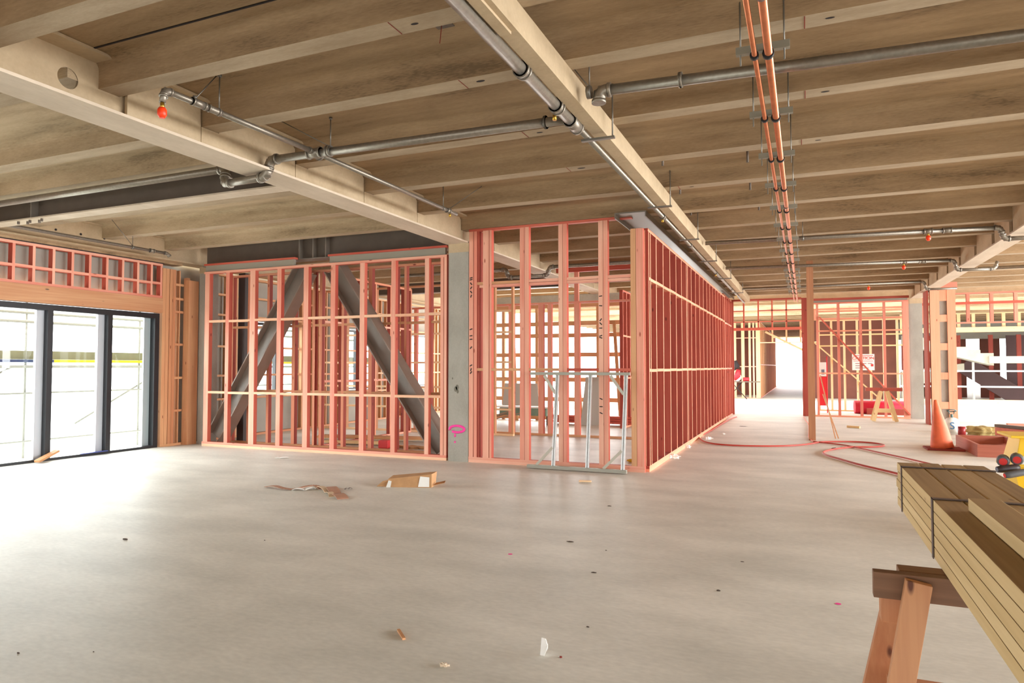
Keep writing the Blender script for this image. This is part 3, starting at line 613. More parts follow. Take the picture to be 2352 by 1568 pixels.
solo('low_planter', MB().box(1.9, 3.2, 25.9, 26.05, 0, .2), wood('red', 'x'), 'red timber edge board in front of the crimson roll', 'board')
# far block: framed corridor wall
frame('wall_frame', 'pale stud frame at the mouth of the far corridor', 'x', -5.2, -2.05, 36.6, 36.7, 0, 3.9, [(-5.2, -5.1), (-4.5, -4.35), (-3.9, -3.8), (-3.35, -3.2), (-2.95, -2.8), (-2.6, -2.5), (-2.4, -2.33), (-2.25, -2.05)], (3.05, 1.6), 'pale', 'pink')
cl = frame('wall_frame', 'brown stud frame wall lining the far corridor', 'y', 36.9, 58, -2.15, -2.05, 0, 3.9, [(36.9 + 1.0*i, 37.0 + 1.0*i) for i in range(21)], (1.7,), 'honey', 'pink')
obj('lining', MB().box(-2.20, -2.16, 43, 58, 0, 3.9), wood('rose', 'z'), cl)
frame('wall_frame', 'pale header frame across the far corridor mouth', 'x', -2.05, .6, 36.6, 36.7, 2.78, 3.9, [(-1.5, -1.42), (-.85, -.77), (-.2, -.12)], (3.05,), 'orange', 'pale')
solo('diagonal_timber', MB().bar(at(1758, 762, Y=36.56), at(1862, 812, Y=36.56), .10, .06, (0, 1, 0)), wood('orange', 'x'), 'timber running diagonally above the far corridor', 'brace')
for i, x in enumerate((-4.6, -3.6)):
    frame('wall_frame', ['dark red cross wall frame deep in the far block', 'second dark red wall frame deep in the far block'][i], 'x', x-2.5, x+1.0, 40+3*i, 40.1+3*i, 0, 3.9, spaced(x-2.5, x+1.0, .5, .1), (2.6, 1.6, .7), 'red', 'rose')
# tools by the corridor mouth
ms = thing('mitre_saw', at(1700, 916, Z=0), 'red mitre saw on a folding stand by the far corridor', 'saw')
o = at(1700, 916, Z=0)
obj('table', MB().box(o.x-.5, o.x+.95, o.y-.2, o.y+.1, .83, .88), M_GREY, ms)
obj('leg', MB().tube([(o.x-.4, o.y, .83), (o.x+.32, o.y, 0)], .022, 8), M_INK, ms); obj('leg', MB().tube([(o.x+.1, o.y, .83), (o.x-.6, o.y, 0)], .022, 8), M_INK, ms)
obj('body', MB().tube([(o.x-.25, o.y-.1, .95), (o.x-.1, o.y-.1, 1.15), (o.x-.05, o.y-.1, 1.45)], [.1, .16, .1], 12), fr, ms)
obj('motor', MB().tube([(o.x+.15, o.y-.1, .98), (o.x+.45, o.y-.1, .98)], .09, 12), fr, ms)
obj('blade_guard', MB().tube([(o.x-.12, o.y-.16, 1.08), (o.x-.12, o.y-.1, 1.08)], .2, 16), M_GALVW, ms)
obj('dust_bag', MB().tube([(o.x-.3, o.y, 1.45), (o.x-.15, o.y, 1.62), (o.x-.22, o.y, 1.9)], [.08, .17, .09], 12), M_INK, ms)
# right hand side of the court: kerb, raised deck, stair
solo('timber_kerb', MB().box(3.6, 13.9, 33.5, 33.7, 0, .24), wood('straw', 'x'), 'pale timber kerb board along the far edge of the court', 'kerb')
for i, z in enumerate((.78, 1.42)):
    solo('guard_rail', MB().tube([(3.6, 33.3, z), (13.9, 33.3, z)], .035, 8), M_GALVW, ['lower white guard rail tube in front of the far stair', 'upper white guard rail tube in front of the far stair'][i], 'rail', 'guard rails of the court')
frame('wall_frame', 'red upper stud frame hanging over the court on the right', 'x', 3.4, 13.9, 25.3, 25.4, 2.95, 3.92, spaced(3.45, 13.9, .62, .09), (), 'red')
lum('mid_rail', None, 3.4, 13.9, 25.28, 25.30, 3.55, 3.63, 'rose', label='rose rail across the red upper frame on the right', category='rail')
frame('wall_frame', 'pale stud frame of the raised far deck on the right', 'x', 4.0, 13.9, 35.4, 35.5, 3.15, 3.95, spaced(4.0, 13.9, .55, .12), (), 'pale', 'pale')
lum('edge_beam', None, 4.0, 13.9, 35.3, 35.4, 3.1, 3.32, 'pale', label='pale edge beam at the foot of the raised far deck', category='beam')
frame('wall_frame', 'pink upper storey frame above the raised far deck', 'x', 4.0, 13.9, 37.0, 37.1, 4.0, 5.6, spaced(4.0, 13.9, .9, .12), (4.8,), 'pink', 'pale')
solo('deck_slab', MB().box(7.4, 13.9, 35.6, 37, 1.75, 2.05), M_CLT, 'white precast landing slab at the head of the far stair', 'landing')
stm = MB(); pts = []
n = 7; x0s, x1s, z0s, z1s = 4.2, 7.6, 3.05, 1.85
pts.append((x0s, 35.8, z0s-.45)); 
for i in range(n):
    xx = x0s + (x1s-x0s)*i/n; zz = z0s - (z0s-z1s-.2)*i/n; pts += [(xx, 35.8, zz), (xx+(x1s-x0s)/n, 35.8, zz)]
pts.append((x1s, 35.8, z1s-.2))
stm.prism(pts, (0, 1.1, 0)); solo('precast_stair', stm, M_CLT, 'white precast stair flight descending to the right in the far block', 'stair')
solo('precast_landing', MB().prism([(4.2, 36.9, 1.35), (6.7, 36.9, 1.75), (6.7, 36.9, 1.45), (5.3, 36.9, .85), (4.5, 36.9, .75), (4.5, 36.9, 0), (4.2, 36.9, 0)], (0, .6, 0)), M_CLT, 'white lower stair landing under the far flight', 'stair')
solo('steel_prop', MB().tube([(6.85, 35.9, 0), (6.85, 35.9, 1.8)], .05, 10), M_GALVW, 'steel prop under the far stair', 'prop')
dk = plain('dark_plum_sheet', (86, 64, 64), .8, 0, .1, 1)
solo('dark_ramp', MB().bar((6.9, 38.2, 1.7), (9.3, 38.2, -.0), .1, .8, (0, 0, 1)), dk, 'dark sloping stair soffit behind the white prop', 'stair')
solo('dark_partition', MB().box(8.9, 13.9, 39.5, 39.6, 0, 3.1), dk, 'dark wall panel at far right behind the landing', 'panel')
for i, x in enumerate((4.4, 5.5, 6.7, 8.0, 9.1)):
    lum('red_post', None, x, x+.18, 38.6, 38.7, 0, 3.1, 'red', label=['first', 'second', 'third', 'fourth', 'fifth'][i] + ' from the left of the dark red posts behind the far stair', category='post', group='posts behind the far stair')
brownw = plain('brown_lining', (122, 72, 58), .8, 0, .15, 1.2)
m = MB()
for (a, b) in ((2105, 2128), (2140, 2222), (2254, 2300), (2326, 2420)):
    m.box(at(a, 850, Y=42).x, at(b, 850, Y=42).x, 42.2, 42.3, 0, 3.9)
solo('far_lining', m, brownw, 'brown lined wall with bright gaps at the back of the far right block', 'wall')
solo('far_lining', MB().box(-6.5, -2.3, 41, 41.1, 0, 3.9), brownw, 'brown lined wall behind the studs left of the far corridor', 'wall')
solo('far_lining', MB().box(.3, 4.2, 38.2, 38.3, 0, 3.9), brownw, 'brown lined wall behind the caution sign', 'wall')
solo('far_spandrel', MB().box(3.4, 13.9, 41, 41.1, 3.0, 3.9), M_WRAP, 'grey wall strip high at the back of the far block', 'panel')

# ------------------------------------------------------------------ pipes under the ceiling
def pipe(name, label, pts, r, fittings=(), hangers=(), heads=(), cat='pipe', mat=None, group=None, seg=14):
    mat = mat or M_GALV; P = [Vector(p) for p in pts]
    root = thing(name, P[0], label, cat, group)
    for i in range(len(P)-1):
        obj('pipe_run', MB().tube([P[i], P[i+1]], r, seg), mat, root)
    for i in range(1, len(P)-1):       # bent elbows
        a = (P[i-1]-P[i]).normalized(); b = (P[i+1]-P[i]).normalized(); k = r*1.9
        arc = []
        for j in range(7):
            t = j/6; arc.append(P[i] + a*k*(1-t)**2 + b*k*t**2)
        m = MB().tube(arc, r*1.2, seg); m.tube([P[i]+a*k*.9, P[i]+a*k*1.25], r*1.38, seg); m.tube([P[i]+b*k*.9, P[i]+b*k*1.25], r*1.38, seg)
        obj('elbow', m, mat, root)
    for f in fittings:                  # (point, dir, length)
        q, d, ln = Vector(f[0]), Vector(f[1]).normalized(), f[2]
        m = MB().tube([q-d*ln/2, q+d*ln/2], r*1.25, seg); m.tube([q-d*ln/2, q-d*(ln/2-.02)], r*1.42, seg); m.tube([q+d*ln/2, q+d*(ln/2-.02)], r*1.42, seg)
        if len(f) > 3: e = Vector(f[3]).normalized(); m.tube([q, q+e*ln*.45], r*1.2, seg); m.tube([q+e*ln*.38, q+e*ln*.5], r*1.4, seg)
        obj('coupling', m, mat, root)
    for h in hangers:                   # vertical rod and clamp ring
        q = Vector(h[0]); m = MB().tube([q+Vector((0, 0, r)), (q.x, q.y, h[1])], .006, 6)
        d = Vector(h[2]); m.tube([q-d*.018, q+d*.018], r*1.2, seg); m.tube([(q.x, q.y, h[1]-.02), (q.x, q.y, h[1])], .018, 8)
        if len(h) > 3: m.tube([q+Vector((0, 0, r)), Vector(h[3])], .005, 6)
        obj('hanger_rod', m, plain('zinc_rod', (128, 124, 116), .4, .6), root)
    for q in heads:
        q, cap = Vector(q[:3]), q[3]
        h = obj('sprinkler_head', MB().tube([q, q-Vector((0, 0, .05))], .016, 10), M_BRASS, root)
        if cap: obj('protective_cap', MB().tube([q-Vector((0, 0, .04)), q-Vector((0, 0, .06)), q-Vector((0, 0, .10)), q-Vector((0, 0, .125))], [.024, .036, .036, .02], 12), M_ORANGE, h, label='orange protective cap')
    return root
pipe('sprinkler_pipe', 'thin galvanised sprinkler pipe with orange capped head running back beside the left cream beam',
     [(-4.72, 3.90, 3.72), (-4.72, 3.92, 3.83), (-4.70, 4.4, 3.83), (-4.66, 5.66, 3.83), (-4.66, 8.85, 3.83)], .026,
     [((-4.70, 4.24, 3.83), (0, 1, 0), .14), ((-4.66, 8.6, 3.83), (0, 1, 0), .1)],
     [((-4.70, 4.46, 3.83), 4.165, (0, 1, 0)), ((-4.70, 4.20, 3.83), 3.84+.04, (0, 1, 0), (-4.74, 4.46, 4.16)), ((-4.66, 8.45, 3.83), 4.165, (0, 1, 0)), ((-4.66, 8.62, 3.83), 3.87, (0, 1, 0), (-4.19, 8.73, 4.165))],
     [(-4.72, 3.90, 3.72, True), (-4.66, 8.65, 3.80, False)])
pipe('sprinkler_main', 'thick galvanised sprinkler main crossing the ceiling and dipping under the left cream beam',
     [(-11.2, 5.83, 3.83), (-5.98, 5.79, 3.83), (-5.93, 5.72, 3.64), (-5.30, 5.69, 3.64), (-5.25, 5.69, 3.82), (-1.89, 5.69, 3.78)], .042,
     [((-4.66, 5.69, 3.82), (1, 0, 0), .17, (0, 1, 0)), ((-2.1, 5.69, 3.783), (1, 0, 0), .02), ((-4.48, 5.69, 3.82), (1, 0, 0), .05)],
     [((-4.46, 5.69, 3.82), 4.165, (1, 0, 0), (-5.0, 5.55, 4.165))])
pipe('sprinkler_main', 'galvanised sprinkler main running back along the narrow cream beam',
     [(-1.83, -2.0, 3.72), (-1.83, 5.72, 3.72)], .045,
     [((-1.83, 4.48, 3.72), (0, 1, 0), .07), ((-1.83, 5.22, 3.72), (0, 1, 0), .08), ((-1.83, 5.66, 3.72), (0, 1, 0), .22)],
     [], [(-1.87, 5.28, 3.68, False)])
br = pipe('sprinkler_pipe', 'slender galvanised pipe continuing along the narrow cream beam to the far doorway',
     [(-1.815, 5.80, 3.715), (-1.815, 23.9, 3.715)], .029,
     [((-1.815, y, 3.715), (0, 1, 0), .12) for y in (9.7, 12.2, 16.0, 19.5)], [], [(-1.82, 9.7, 3.69, False), (-1.82, 16.0, 3.69, False), (-1.82, 21.1, 3.70, False)])
for y in (6.0, 8.9, 11.4, 13.9, 16.8, 20.2):
    obj('trapeze_bar', MB().box(-1.86, -1.55, y-.02, y+.02, 3.665, 3.685), plain('zinc_rod', (128, 124, 116), .4, .6), br)
    obj('hanger_rod', MB().tube([(-1.57, y, 3.67), (-1.57, y, 4.165)], .007, 6), plain('zinc_rod', (128, 124, 116), .4, .6), br)
pipe('sprinkler_main', 'thick galvanised pipe crossing the ceiling right of the narrow beam near the copper pipes',
     [(-1.49, 5.27, 3.72), (-1.49, 5.27, 3.81), (13.5, 6.4, 3.83)], .042, [((-.85, 5.31, 3.812), (1, 0, 0), .012)], [((-1.56, 5.24, 3.80), 4.165, (1, 0, 0), (-1.75, 5.3, 4.1))])
pipe('sprinkler_pipe', 'galvanised pipe with orange capped heads dipping under the right beam',
     [(-1.6, 12.55, 3.80), (2.88, 12.95, 3.80), (2.93, 12.98, 3.62), (3.55, 13.0, 3.62), (3.6, 13.0, 3.8), (9, 13.2, 3.8)], .035,
     [((1.88, 12.85, 3.80), (1, 0, 0), .13), ((2.15, 12.87, 3.80), (1, 0, 0), .13)], [((.0, 12.7, 3.8), 4.16, (1, 0, 0))], [(1.88, 12.85, 3.77, True)])
pipe('sprinkler_pipe', 'thinner galvanised pipe with orange capped heads further back, dipping under the right beam',
     [(-1.6, 15.95, 3.80), (2.88, 16.6, 3.80), (2.93, 16.62, 3.60), (3.60, 16.7, 3.60), (3.65, 16.7, 3.75)], .032,
     [((1.95, 16.47, 3.80), (1, 0, 0), .13), ((2.3, 16.52, 3.80), (1, 0, 0), .13)], [], [(1.95, 16.47, 3.77, True)])
pipe('sprinkler_pipe', 'distant galvanised pipe dipping under the right beam just before the boxed column',
     [(-1.6, 20.4, 3.80), (2.88, 20.5, 3.80), (2.93, 20.5, 3.60), (3.6, 20.5, 3.60)], .03, [], [], [(1.6, 20.5, 3.77, True)])
pipe('sprinkler_pipe', 'galvanised pipe beyond the right beam with one orange capped head',
     [(3.6, 18.2, 3.80), (13, 18.4, 3.80)], .035, [((5.05, 18.22, 3.8), (1, 0, 0), .12)], [], [(5.05, 18.22, 3.77, True)])
pipe('sprinkler_pipe', 'galvanised pipe running along the top of the glazed door wall',
     [(-11.0, -4, 3.73), (-11.02, 9.28, 3.73), (-11.02, 9.33, 3.68)], .028, [((-11.02, 8.95, 3.73), (0, 1, 0), .1)], [((-11.02, 8.55, 3.73), 4.165, (0, 1, 0), (-11.1, 8.2, 4.165)), ((-11.02, 5.5, 3.73), 4.165, (0, 1, 0))])
pipe('sprinkler_pipe', 'galvanised pipe with a dropped loop deep inside the stud room ceiling',
     [(-9, 14.2, 3.8), (-6.2, 14.2, 3.8), (-6.15, 14.2, 3.62), (-5.2, 14.2, 3.62), (-5.15, 14.2, 3.8), (-2.5, 14.2, 3.8)], .04)
pipe('sprinkler_pipe', 'galvanised pipe with a dropped loop far beyond the stud room',
     [(-9, 20.2, 3.8), (-5.95, 20.2, 3.8), (-5.9, 20.2, 3.6), (-5.1, 20.2, 3.6), (-5.05, 20.2, 3.8), (-2.5, 20.2, 3.8)], .04)
# copper pair
BRK = [4.86, 6.15, 7.40, 8.65, 9.90, 11.15, 12.4, 13.65, 14.9, 16.42, 17.5, 18.65, 19.9, 21.15]
for (x, r, lab) in ((-.283, .017, 'thinner copper pipe, left one of the pair under the ceiling'), (-.195, .026, 'thicker copper pipe, right one of the pair under the ceiling')):
    root = thing('copper_pipe', (x, 0, 3.70), lab, 'copper pipe', 'copper pipe pair')
    obj('pipe_run', MB().tube([(x, -2, 3.70), (x+.01, 23.9, 3.70)], r, 14), M_COPPER, root)
    for y in BRK: obj('rubber_clamp', MB().tube([(x, y-.038, 3.70), (x, y-.002, 3.70)], r+.012, 12), M_BLACK, root)
    if r > .02: obj('joint', MB().tube([(x, 4.02, 3.70), (x, 4.07, 3.70)], r+.006, 12).tube([(x, 9.6, 3.70), (x, 9.64, 3.70)], r+.006, 12), plain('dull_solder', (110, 90, 80), .5, .5), root)
zr = plain('zinc_rod', (128, 124, 116), .4, .6)
for i, y in enumerate(BRK):
    t = thing('pipe_bracket', (-.245, y, 3.74), 'channel bracket carrying the copper pipes, %s from the near end' % ['first', 'second', 'third', 'fourth', 'fifth', 'sixth', 'seventh', 'eighth', 'ninth', 'tenth', 'eleventh', 'twelfth', 'thirteenth', 'last'][i], 'bracket', 'copper pipe brackets')
    obj('channel', MB().box(-.405, -.06, y, y+.045, 3.735, 3.785), plain('zinc_channel', (150, 146, 132), .5, .3), t)
    for x in (-.375, -.095): obj('threaded_rod', MB().tube([(x, y+.02, 3.66), (x, y+.02, 4.168)], .006, 6), zr, t)
# stub fixings and a hanging wire under the ribs
for i, (px, py) in enumerate(((1522, 375), (1717, 367), (1562, 441), (1723, 431), (1587, 490), (1743, 478))):
    q = at(px, py, Z=4.02); solo('ceiling_anchor', MB().tube([(q.x, q.y, 3.99), (q.x, q.y, SLAB)], .014, 8), M_GREY, ['nearest left', 'nearest right', 'second left', 'second right', 'third left', 'third right'][i] + ' dark stub anchor of six between narrow beam and copper pipes', 'anchor', 'ceiling anchors')
wq = thing('ceiling_wire', (-2.45, 4.32, 3.95), 'thin wire dangling from a dark patch in the ceiling', 'wire')
obj('patch', MB().box(-2.53, -2.39, 4.40, 4.50, SLAB-.008, SLAB-.001), M_GREY, wq); obj('wire', MB().tube([(-2.46, 4.43, SLAB-.005), (-2.46, 4.40, SLAB-.17)], .003, 6), M_RUST, wq)

# ------------------------------------------------------------------ hose and cord on the floor
def floor_path(px, z):
    P = [at(x, y, Z=z) for x, y in px]
    out = []
    for i in range(len(P)-1):
        p0, p1, p2, p3 = P[max(i-1, 0)], P[i], P[i+1], P[min(i+2, len(P)-1)]
        for j in range(6):
            t = j/6; out.append(.5*((2*p1) + (p2-p0)*t + (2*p0-5*p1+4*p2-p3)*t*t + (3*p1-p0-3*p2+p3)*t**3))
    out.append(P[-1]); return out
hose = floor_path([(1604, 1003), (1610, 1009), (1622, 1015), (1650, 1020), (1700, 1023), (1760, 1024), (1815, 1023), (1860, 1019), (1888, 1014.5), (1950, 1014), (1995, 1016), (2026, 1020), (2028, 1024), (2000, 1026), (1960, 1026), (1930, 1029), (1905, 1033), (1891, 1038), (1897, 1044), (1930, 1054), (1980, 1068), (2040, 1082), (2110, 1100)], .02)
hz = thing('air_hose', hose[0], 'red air hose looping over the floor from the long wall to the timber bundle', 'hose')
obj('hose_run', MB().tube(hose, .016, 8), M_HOSE, hz)
obj('hose_run', MB().tube(floor_path([(1868, 1014), (1889, 1016), (1940, 1022), (1980, 1030), (2030, 1041), (2090, 1054), (2200, 1080)], .02), .013, 8), M_HOSE, hz)
obj('hose_run', MB().tube(floor_path([(1604, 1003), (1632, 989), (1658, 973), (1680, 961), (1692, 957)], .02), .014, 8), M_HOSE, hz)
obj('fitting', MB().tube([at(1912, 1031, Z=.02), at(1919, 1030, Z=.02)], .024, 8), M_INK, hz)
cd = floor_path([(1846, 957), (1851, 966), (1857, 974), (1858, 990), (1858, 1004), (1866, 1012), (1876, 1014)], .012)
solo('extension_cord', MB().tube(cd, .01, 6), plain('orange_cord', (236, 110, 80), .5), 'orange cord trailing from the far doorway past the brown prop', 'cord')

# ------------------------------------------------------------------ far saw-horse
def sawhorse(name, label, x0, x1, y, z, k1, k2, leg_dx, leg_dy, w_=.1):
    r = thing(name, ((x0+x1)/2, y, 0), label, 'sawhorse'); xm = (x0+x1)/2
    obj('top_rail', MB().box(x0, x1, y-.08, y+.08, z-.10, z), wood(k1, 'x'), r, .004)
    for dy in (-1, 1):
        for s_ in (-1, 1):
            obj('leg', MB().bar((xm+s_*.08, y+dy*.10, z-.1), (xm+s_*leg_dx, y+dy*leg_dy, 0), w_, .045, (0, 1, 0)), wood(k2, 'z'), r)
    obj('stretcher', MB().box(xm-leg_dx*.7, xm+leg_dx*.7, y-leg_dy*.7-.03, y-leg_dy*.7+.03, z*.26, z*.26+.12), wood(k2, 'x'), r)
    return r
sawhorse('sawhorse', 'yellow pine sawhorse with red top rail before the far red screen', 1.66, 2.62, 23.0, .98, 'red', 'straw', .30, .25)
solo('timber_offcut', MB().bar(at(1946, 979, Z=.03), at(1975, 981, Z=.03), .06, .05), wood('straw', 'x'), 'pale off-cut on the floor in front of the yellow sawhorse', 'offcut')

# ------------------------------------------------------------------ traffic cone, drum, sack, trays
cn = thing('traffic_cone', (2.45, 15.55, 0), 'tall orange traffic cone leaning slightly, with a dark red base', 'cone')
obj('base', MB().box(2.14, 2.76, 15.25, 15.85, 0, .03), M_RUST, cn, .008)
obj('cone_body', MB().tube([(2.43, 15.55, .03), (2.42, 15.55, .10), (2.40, 15.55, .35), (2.36, 15.55, .70), (2.335, 15.55, .92), (2.33, 15.55, .955)], [.2, .19, .15, .078, .036, .02], 28), plain('faded_orange', (228, 108, 66), .6, 0, .1, 8), cn)
dq = thing('gas_cylinder', (3.29, 19.7, 0), 'squat white gas cylinder with a blue S mark and a valve handle', 'cylinder')
obj('body', MB().tube([(3.29, 19.7, .0), (3.29, 19.7, .03), (3.29, 19.7, .26), (3.29, 19.7, .33), (3.29, 19.7, .36)], [.14, .16, .16, .12, .05], 20), M_WHITE, dq)
obj('valve', MB().tube([(3.29, 19.7, .36), (3.29, 19.7, .44)], .03, 10).tube([(3.19, 19.7, .52), (3.24, 19.66, .55), (3.34, 19.66, .55), (3.39, 19.7, .52), (3.34, 19.74, .5), (3.24, 19.74, .5), (3.19, 19.7, .52)], .014, 6).tube([(3.25, 19.7, .44), (3.22, 19.7, .52)], .01, 6).tube([(3.33, 19.7, .44), (3.36, 19.7, .52)], .01, 6), plain('teal_grey', (92, 116, 116), .5), dq)
text('S', (3.27, 19.53, .16), .24, plain('blue_paint', (60, 120, 170), .6), dq, 'painted_mark')
bm_ = bmesh.new(); bmesh.ops.create_icosphere(bm_, subdivisions=4, radius=1)
def lump(name, c, s, mat, label, cat, seed=1, amp=.18, group=None):
    bm = bm_.copy(); rr = random.Random(seed); ph = [rr.uniform(0, 6) for _ in range(6)]
    for v in bm.verts:
        n = v.co.normalized(); k = 1 + amp*(math.sin(n.x*4+ph[0])*math.cos(n.y*5+ph[1]) + .5*math.sin(n.z*9+ph[2]) + .4*math.sin(n.x*13+ph[3]+n.y*7))
        v.co = Vector((n.x*k*s[0], n.y*k*s[1], max(-.8, n.z*k)*s[2]))
    me = bpy.data.meshes.new(name); bm.to_mesh(me); bm.free(); me.materials.append(mat)
    o = bpy.data.objects.new(name, me); C.objects.link(o); o.location = (c[0], c[1], c[2]+s[2]*.8)
    for k, v in (('label', label), ('category', cat)): o[k] = v
    if group: o['group'] = group
    return o
lump('sack', (3.82, 19.15, 0), (.34, .2, .12), plain('straw_sack', (176, 158, 104), .9, 0, .15, 8), 'crumpled straw-coloured sack beside the white cylinder', 'sack', 3)
solo('paint_tin', MB().tube([(3.36, 18.95, 0), (3.36, 18.95, .2)], .08, 16), plain('dark_red_tin', (150, 36, 40), .4), 'dark red tin between white cylinder and sack', 'tin')
def tray(label, x0, x1, y0, y1, z, kind, div=None):
    r = thing('timber_tray', ((x0+x1)/2, (y0+y1)/2, 0), label, 'timber tray', 'timber trays')
    lum('side', r, x0, x1, y0, y0+.045, 0, z, kind); lum('side', r, x0, x1, y1-.045, y1, 0, z, kind)
    lum('end', r, x0, x0+.045, y0+.045, y1-.045, 0, z, kind); lum('end', r, x1-.045, x1, y0+.045, y1-.045, 0, z, kind)
    if div: lum('divider', r, div, div+.05, y0+.045, y1-.045, z*.4, z, kind)
tray('low red timber tray open at the top beside the traffic cone', 2.80, 4.6, 14.5, 16.4, .22, 'tray', 3.6)
solo('timber_bearer', MB().bar((3.95, 18.4, .16), (5.2, 16.6, .16), .16, .18), wood('pink', 'y'), 'pink timber bearer sloping behind the yellow power box', 'bearer')
solo('steel_angle', MB().bar((3.93, 18.38, .29), (5.1, 16.75, .29), .14, .06), M_GREY, 'dark steel angle lying on the pink bearer', 'steel angle')
solo('timber_bearer', MB().box(4.25, 7.2, 18.9, 19.05, .0, .3), wood('pink', 'x'), 'long pink timber bearer behind the steel angle', 'bearer')
# ------------------------------------------------------------------ yellow power box
_y = at(2288, 999, Z=.93); YB = Vector((_y.x+.15, _y.y+.02, 0)); yel = plain('yellow_plastic', (246, 204, 40), .45); 
yb = thing('power_box', YB, 'yellow site power box with white labels and red-faced sockets', 'power box')
x0, y0 = YB.x, YB.y
def frus(m, x0, x1, y0, y1, z0, X0, X1, Y0, Y1, z1):
    m.add([(x0, y0, z0), (x1, y0, z0), (x1, y1, z0), (x0, y1, z0), (X0, Y0, z1), (X1, Y0, z1), (X1, Y1, z1), (X0, Y1, z1)], [(3, 2, 1, 0), (4, 5, 6, 7), (0, 1, 5, 4), (1, 2, 6, 5), (2, 3, 7, 6), (3, 0, 4, 7)])
m = MB(); frus(m, x0, x0+.7, y0, y0+.5, .62, x0+.06, x0+.66, y0+.05, y0+.45, .90); obj('housing', m, yel, yb, .006)
obj('lid', MB().box(x0-.03, x0+.72, y0-.02, y0+.52, .905, .93), yel, yb, .006)
m = MB().box(x0-.04, x0+.74, y0-.03, y0+.53, .60, .625); frus(m, x0+.06, x0+.62, y0+.04, y0+.46, .30, x0, x0+.7, y0, y0+.5, .598); obj('base_tray', m, yel, yb)
obj('foot', MB().box(x0+.05, x0+.65, y0+.03, y0+.5, 0, .06).box(x0+.10, x0+.16, y0+.1, y0+.16, .05, .31).box(x0+.52, x0+.58, y0+.1, y0+.16, .05, .31).box(x0+.1, x0+.16, y0+.4, y0+.46, .05, .31).box(x0+.52, x0+.58, y0+.4, y0+.46, .05, .31), yel, yb)
obj('handle', MB().tube([(x0+.22, y0+.2, .93), (x0+.24, y0+.2, .965), (x0+.4, y0+.2, .965), (x0+.42, y0+.2, .93)], .012, 8), M_BLACK, yb)
lb = obj('label_sheet', MB().prism([(x0+.05, y0+.003, .655), (x0+.27, y0+.003, .655), (x0+.27, y0+.016, .73), (x0+.065, y0+.016, .73)], (0, -.006, 0)).prism([(x0+.18, y0+.017, .74), (x0+.24, y0+.017, .74), (x0+.245, y0+.038, .86), (x0+.19, y0+.038, .86)], (0, -.006, 0)), M_WHITE, yb, label='white printed labels')
obj('colour_strip', MB().box(x0+.275, x0+.30, y0-.002, y0+.008, .655, .73), plain('purple_print', (150, 70, 160), .5), yb)
obj('colour_strip', MB().box(x0+.30, x0+.34, y0-.002, y0+.008, .655, .73), plain('mint_print', (140, 214, 190), .5), yb)
grn = plain('grey_rubber', (92, 94, 98), .5); bkr = plain('dark_rubber', (50, 40, 42), .5); rdp = plain('plug_red', (220, 40, 36), .4)
def socket(c, d, r, ln, body, face):
    c = Vector(c); d = Vector(d).normalized(); s_ = obj('socket', MB().tube([c, c+d*ln*.2, c+d*ln*.8, c+d*ln], [r*.8, r, r, r*.72], 18), body, yb)
    obj('socket_face', MB().tube([c-d*.004, c+d*.004], r*.62, 18), face, s_)
for i, (px, py, dx) in enumerate(((2304, 1060, 1), (2336, 1056, 1))):
    q = at(px, py, Y=y0-.05); socket(q, (.2, .9, .05), .055, .14, grn, rdp)
q = at(2290, 1078, Y=y0-.12); socket(q, (1, .3, .12), .035, .2, bkr, plain('socket_grey', (120, 124, 140), .5))
q = at(2308, 1092, Y=y0-.2); socket(q, (1, .3, .22), .032, .22, grn, rdp)
lw_ = MB(); frus(lw_, x0-.02, x0+.5, y0-.5, y0-.1, .06, x0+.02, x0+.55, y0-.45, y0-.1, .34); obj('lower_tray', lw_, yel, yb)

# ------------------------------------------------------------------ bundle of timber on a trestle
BX0, BY0, BY1, BZ0 = .485, -.6, 4.60, .802
n_l, n_w, bt, bw = 5, 4, .049, .108
bn = []
first = True
ords = ['bottom', 'second', 'middle', 'fourth', 'top']; colsn = ['left edge', 'second', 'third', 'right edge']
for L_ in range(n_l):
    for k in range(n_w):
        yend = BY1 + random.uniform(-.05, .03) - (0 if L_ < 3 else .0)
        ztop = BZ0 + L_*bt
        o = obj('timber_board', MB().box(BX0+k*bw+(.001 if k == 0 else random.uniform(.002, .006)), BX0+(k+1)*bw-random.uniform(.002, .005), BY0, yend, ztop, ztop+bt-.0025), wood('bundle', 'y'), None, .003)
        o.data.materials.append(wood('bundle_lit', 'y'))  # sides lighter than the top, window light painted into their colour
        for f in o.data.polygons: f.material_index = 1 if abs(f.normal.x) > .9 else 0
        o['label'] = 'sawn board in the strapped bundle, %s layer, %s column' % (ords[L_], colsn[k]); o['category'] = 'board'; o['group'] = 'boards of the strapped bundle'
bt_top = BZ0 + n_l*bt
lo = MB().box(.572, .678, -.4, 3.14, bt_top, bt_top+.048)
lb_ = solo('timber_board', lo, wood('bundle', 'y'), 'loose board lying on top of the strapped bundle', 'board', None, None, .003)
lb_.data.materials.append(wood('bundle_lit', 'y'))
for f in lb_.data.polygons: f.material_index = 1 if abs(f.normal.z) < .5 else 0  # sides and ends take the same painted-in light tone
strapm = plain('dark_strap', (92, 80, 78), .45, .3)
for y, lab in ((3.36, 'dark metal strap round the timber bundle, nearer one'), (4.36, 'dark metal strap round the timber bundle, near its far end')):
    x1 = BX0+n_w*bw
    solo('bundle_strap', MB().box(BX0-.004, x1+.003, y-.016, y+.016, bt_top, bt_top+.003).box(BX0-.004, BX0-.001, y-.016, y+.016, BZ0-.002, bt_top+.003).box(x1, x1+.003, y-.016, y+.016, BZ0-.002, bt_top+.003), strapm, lab, 'strap', 'bundle straps')
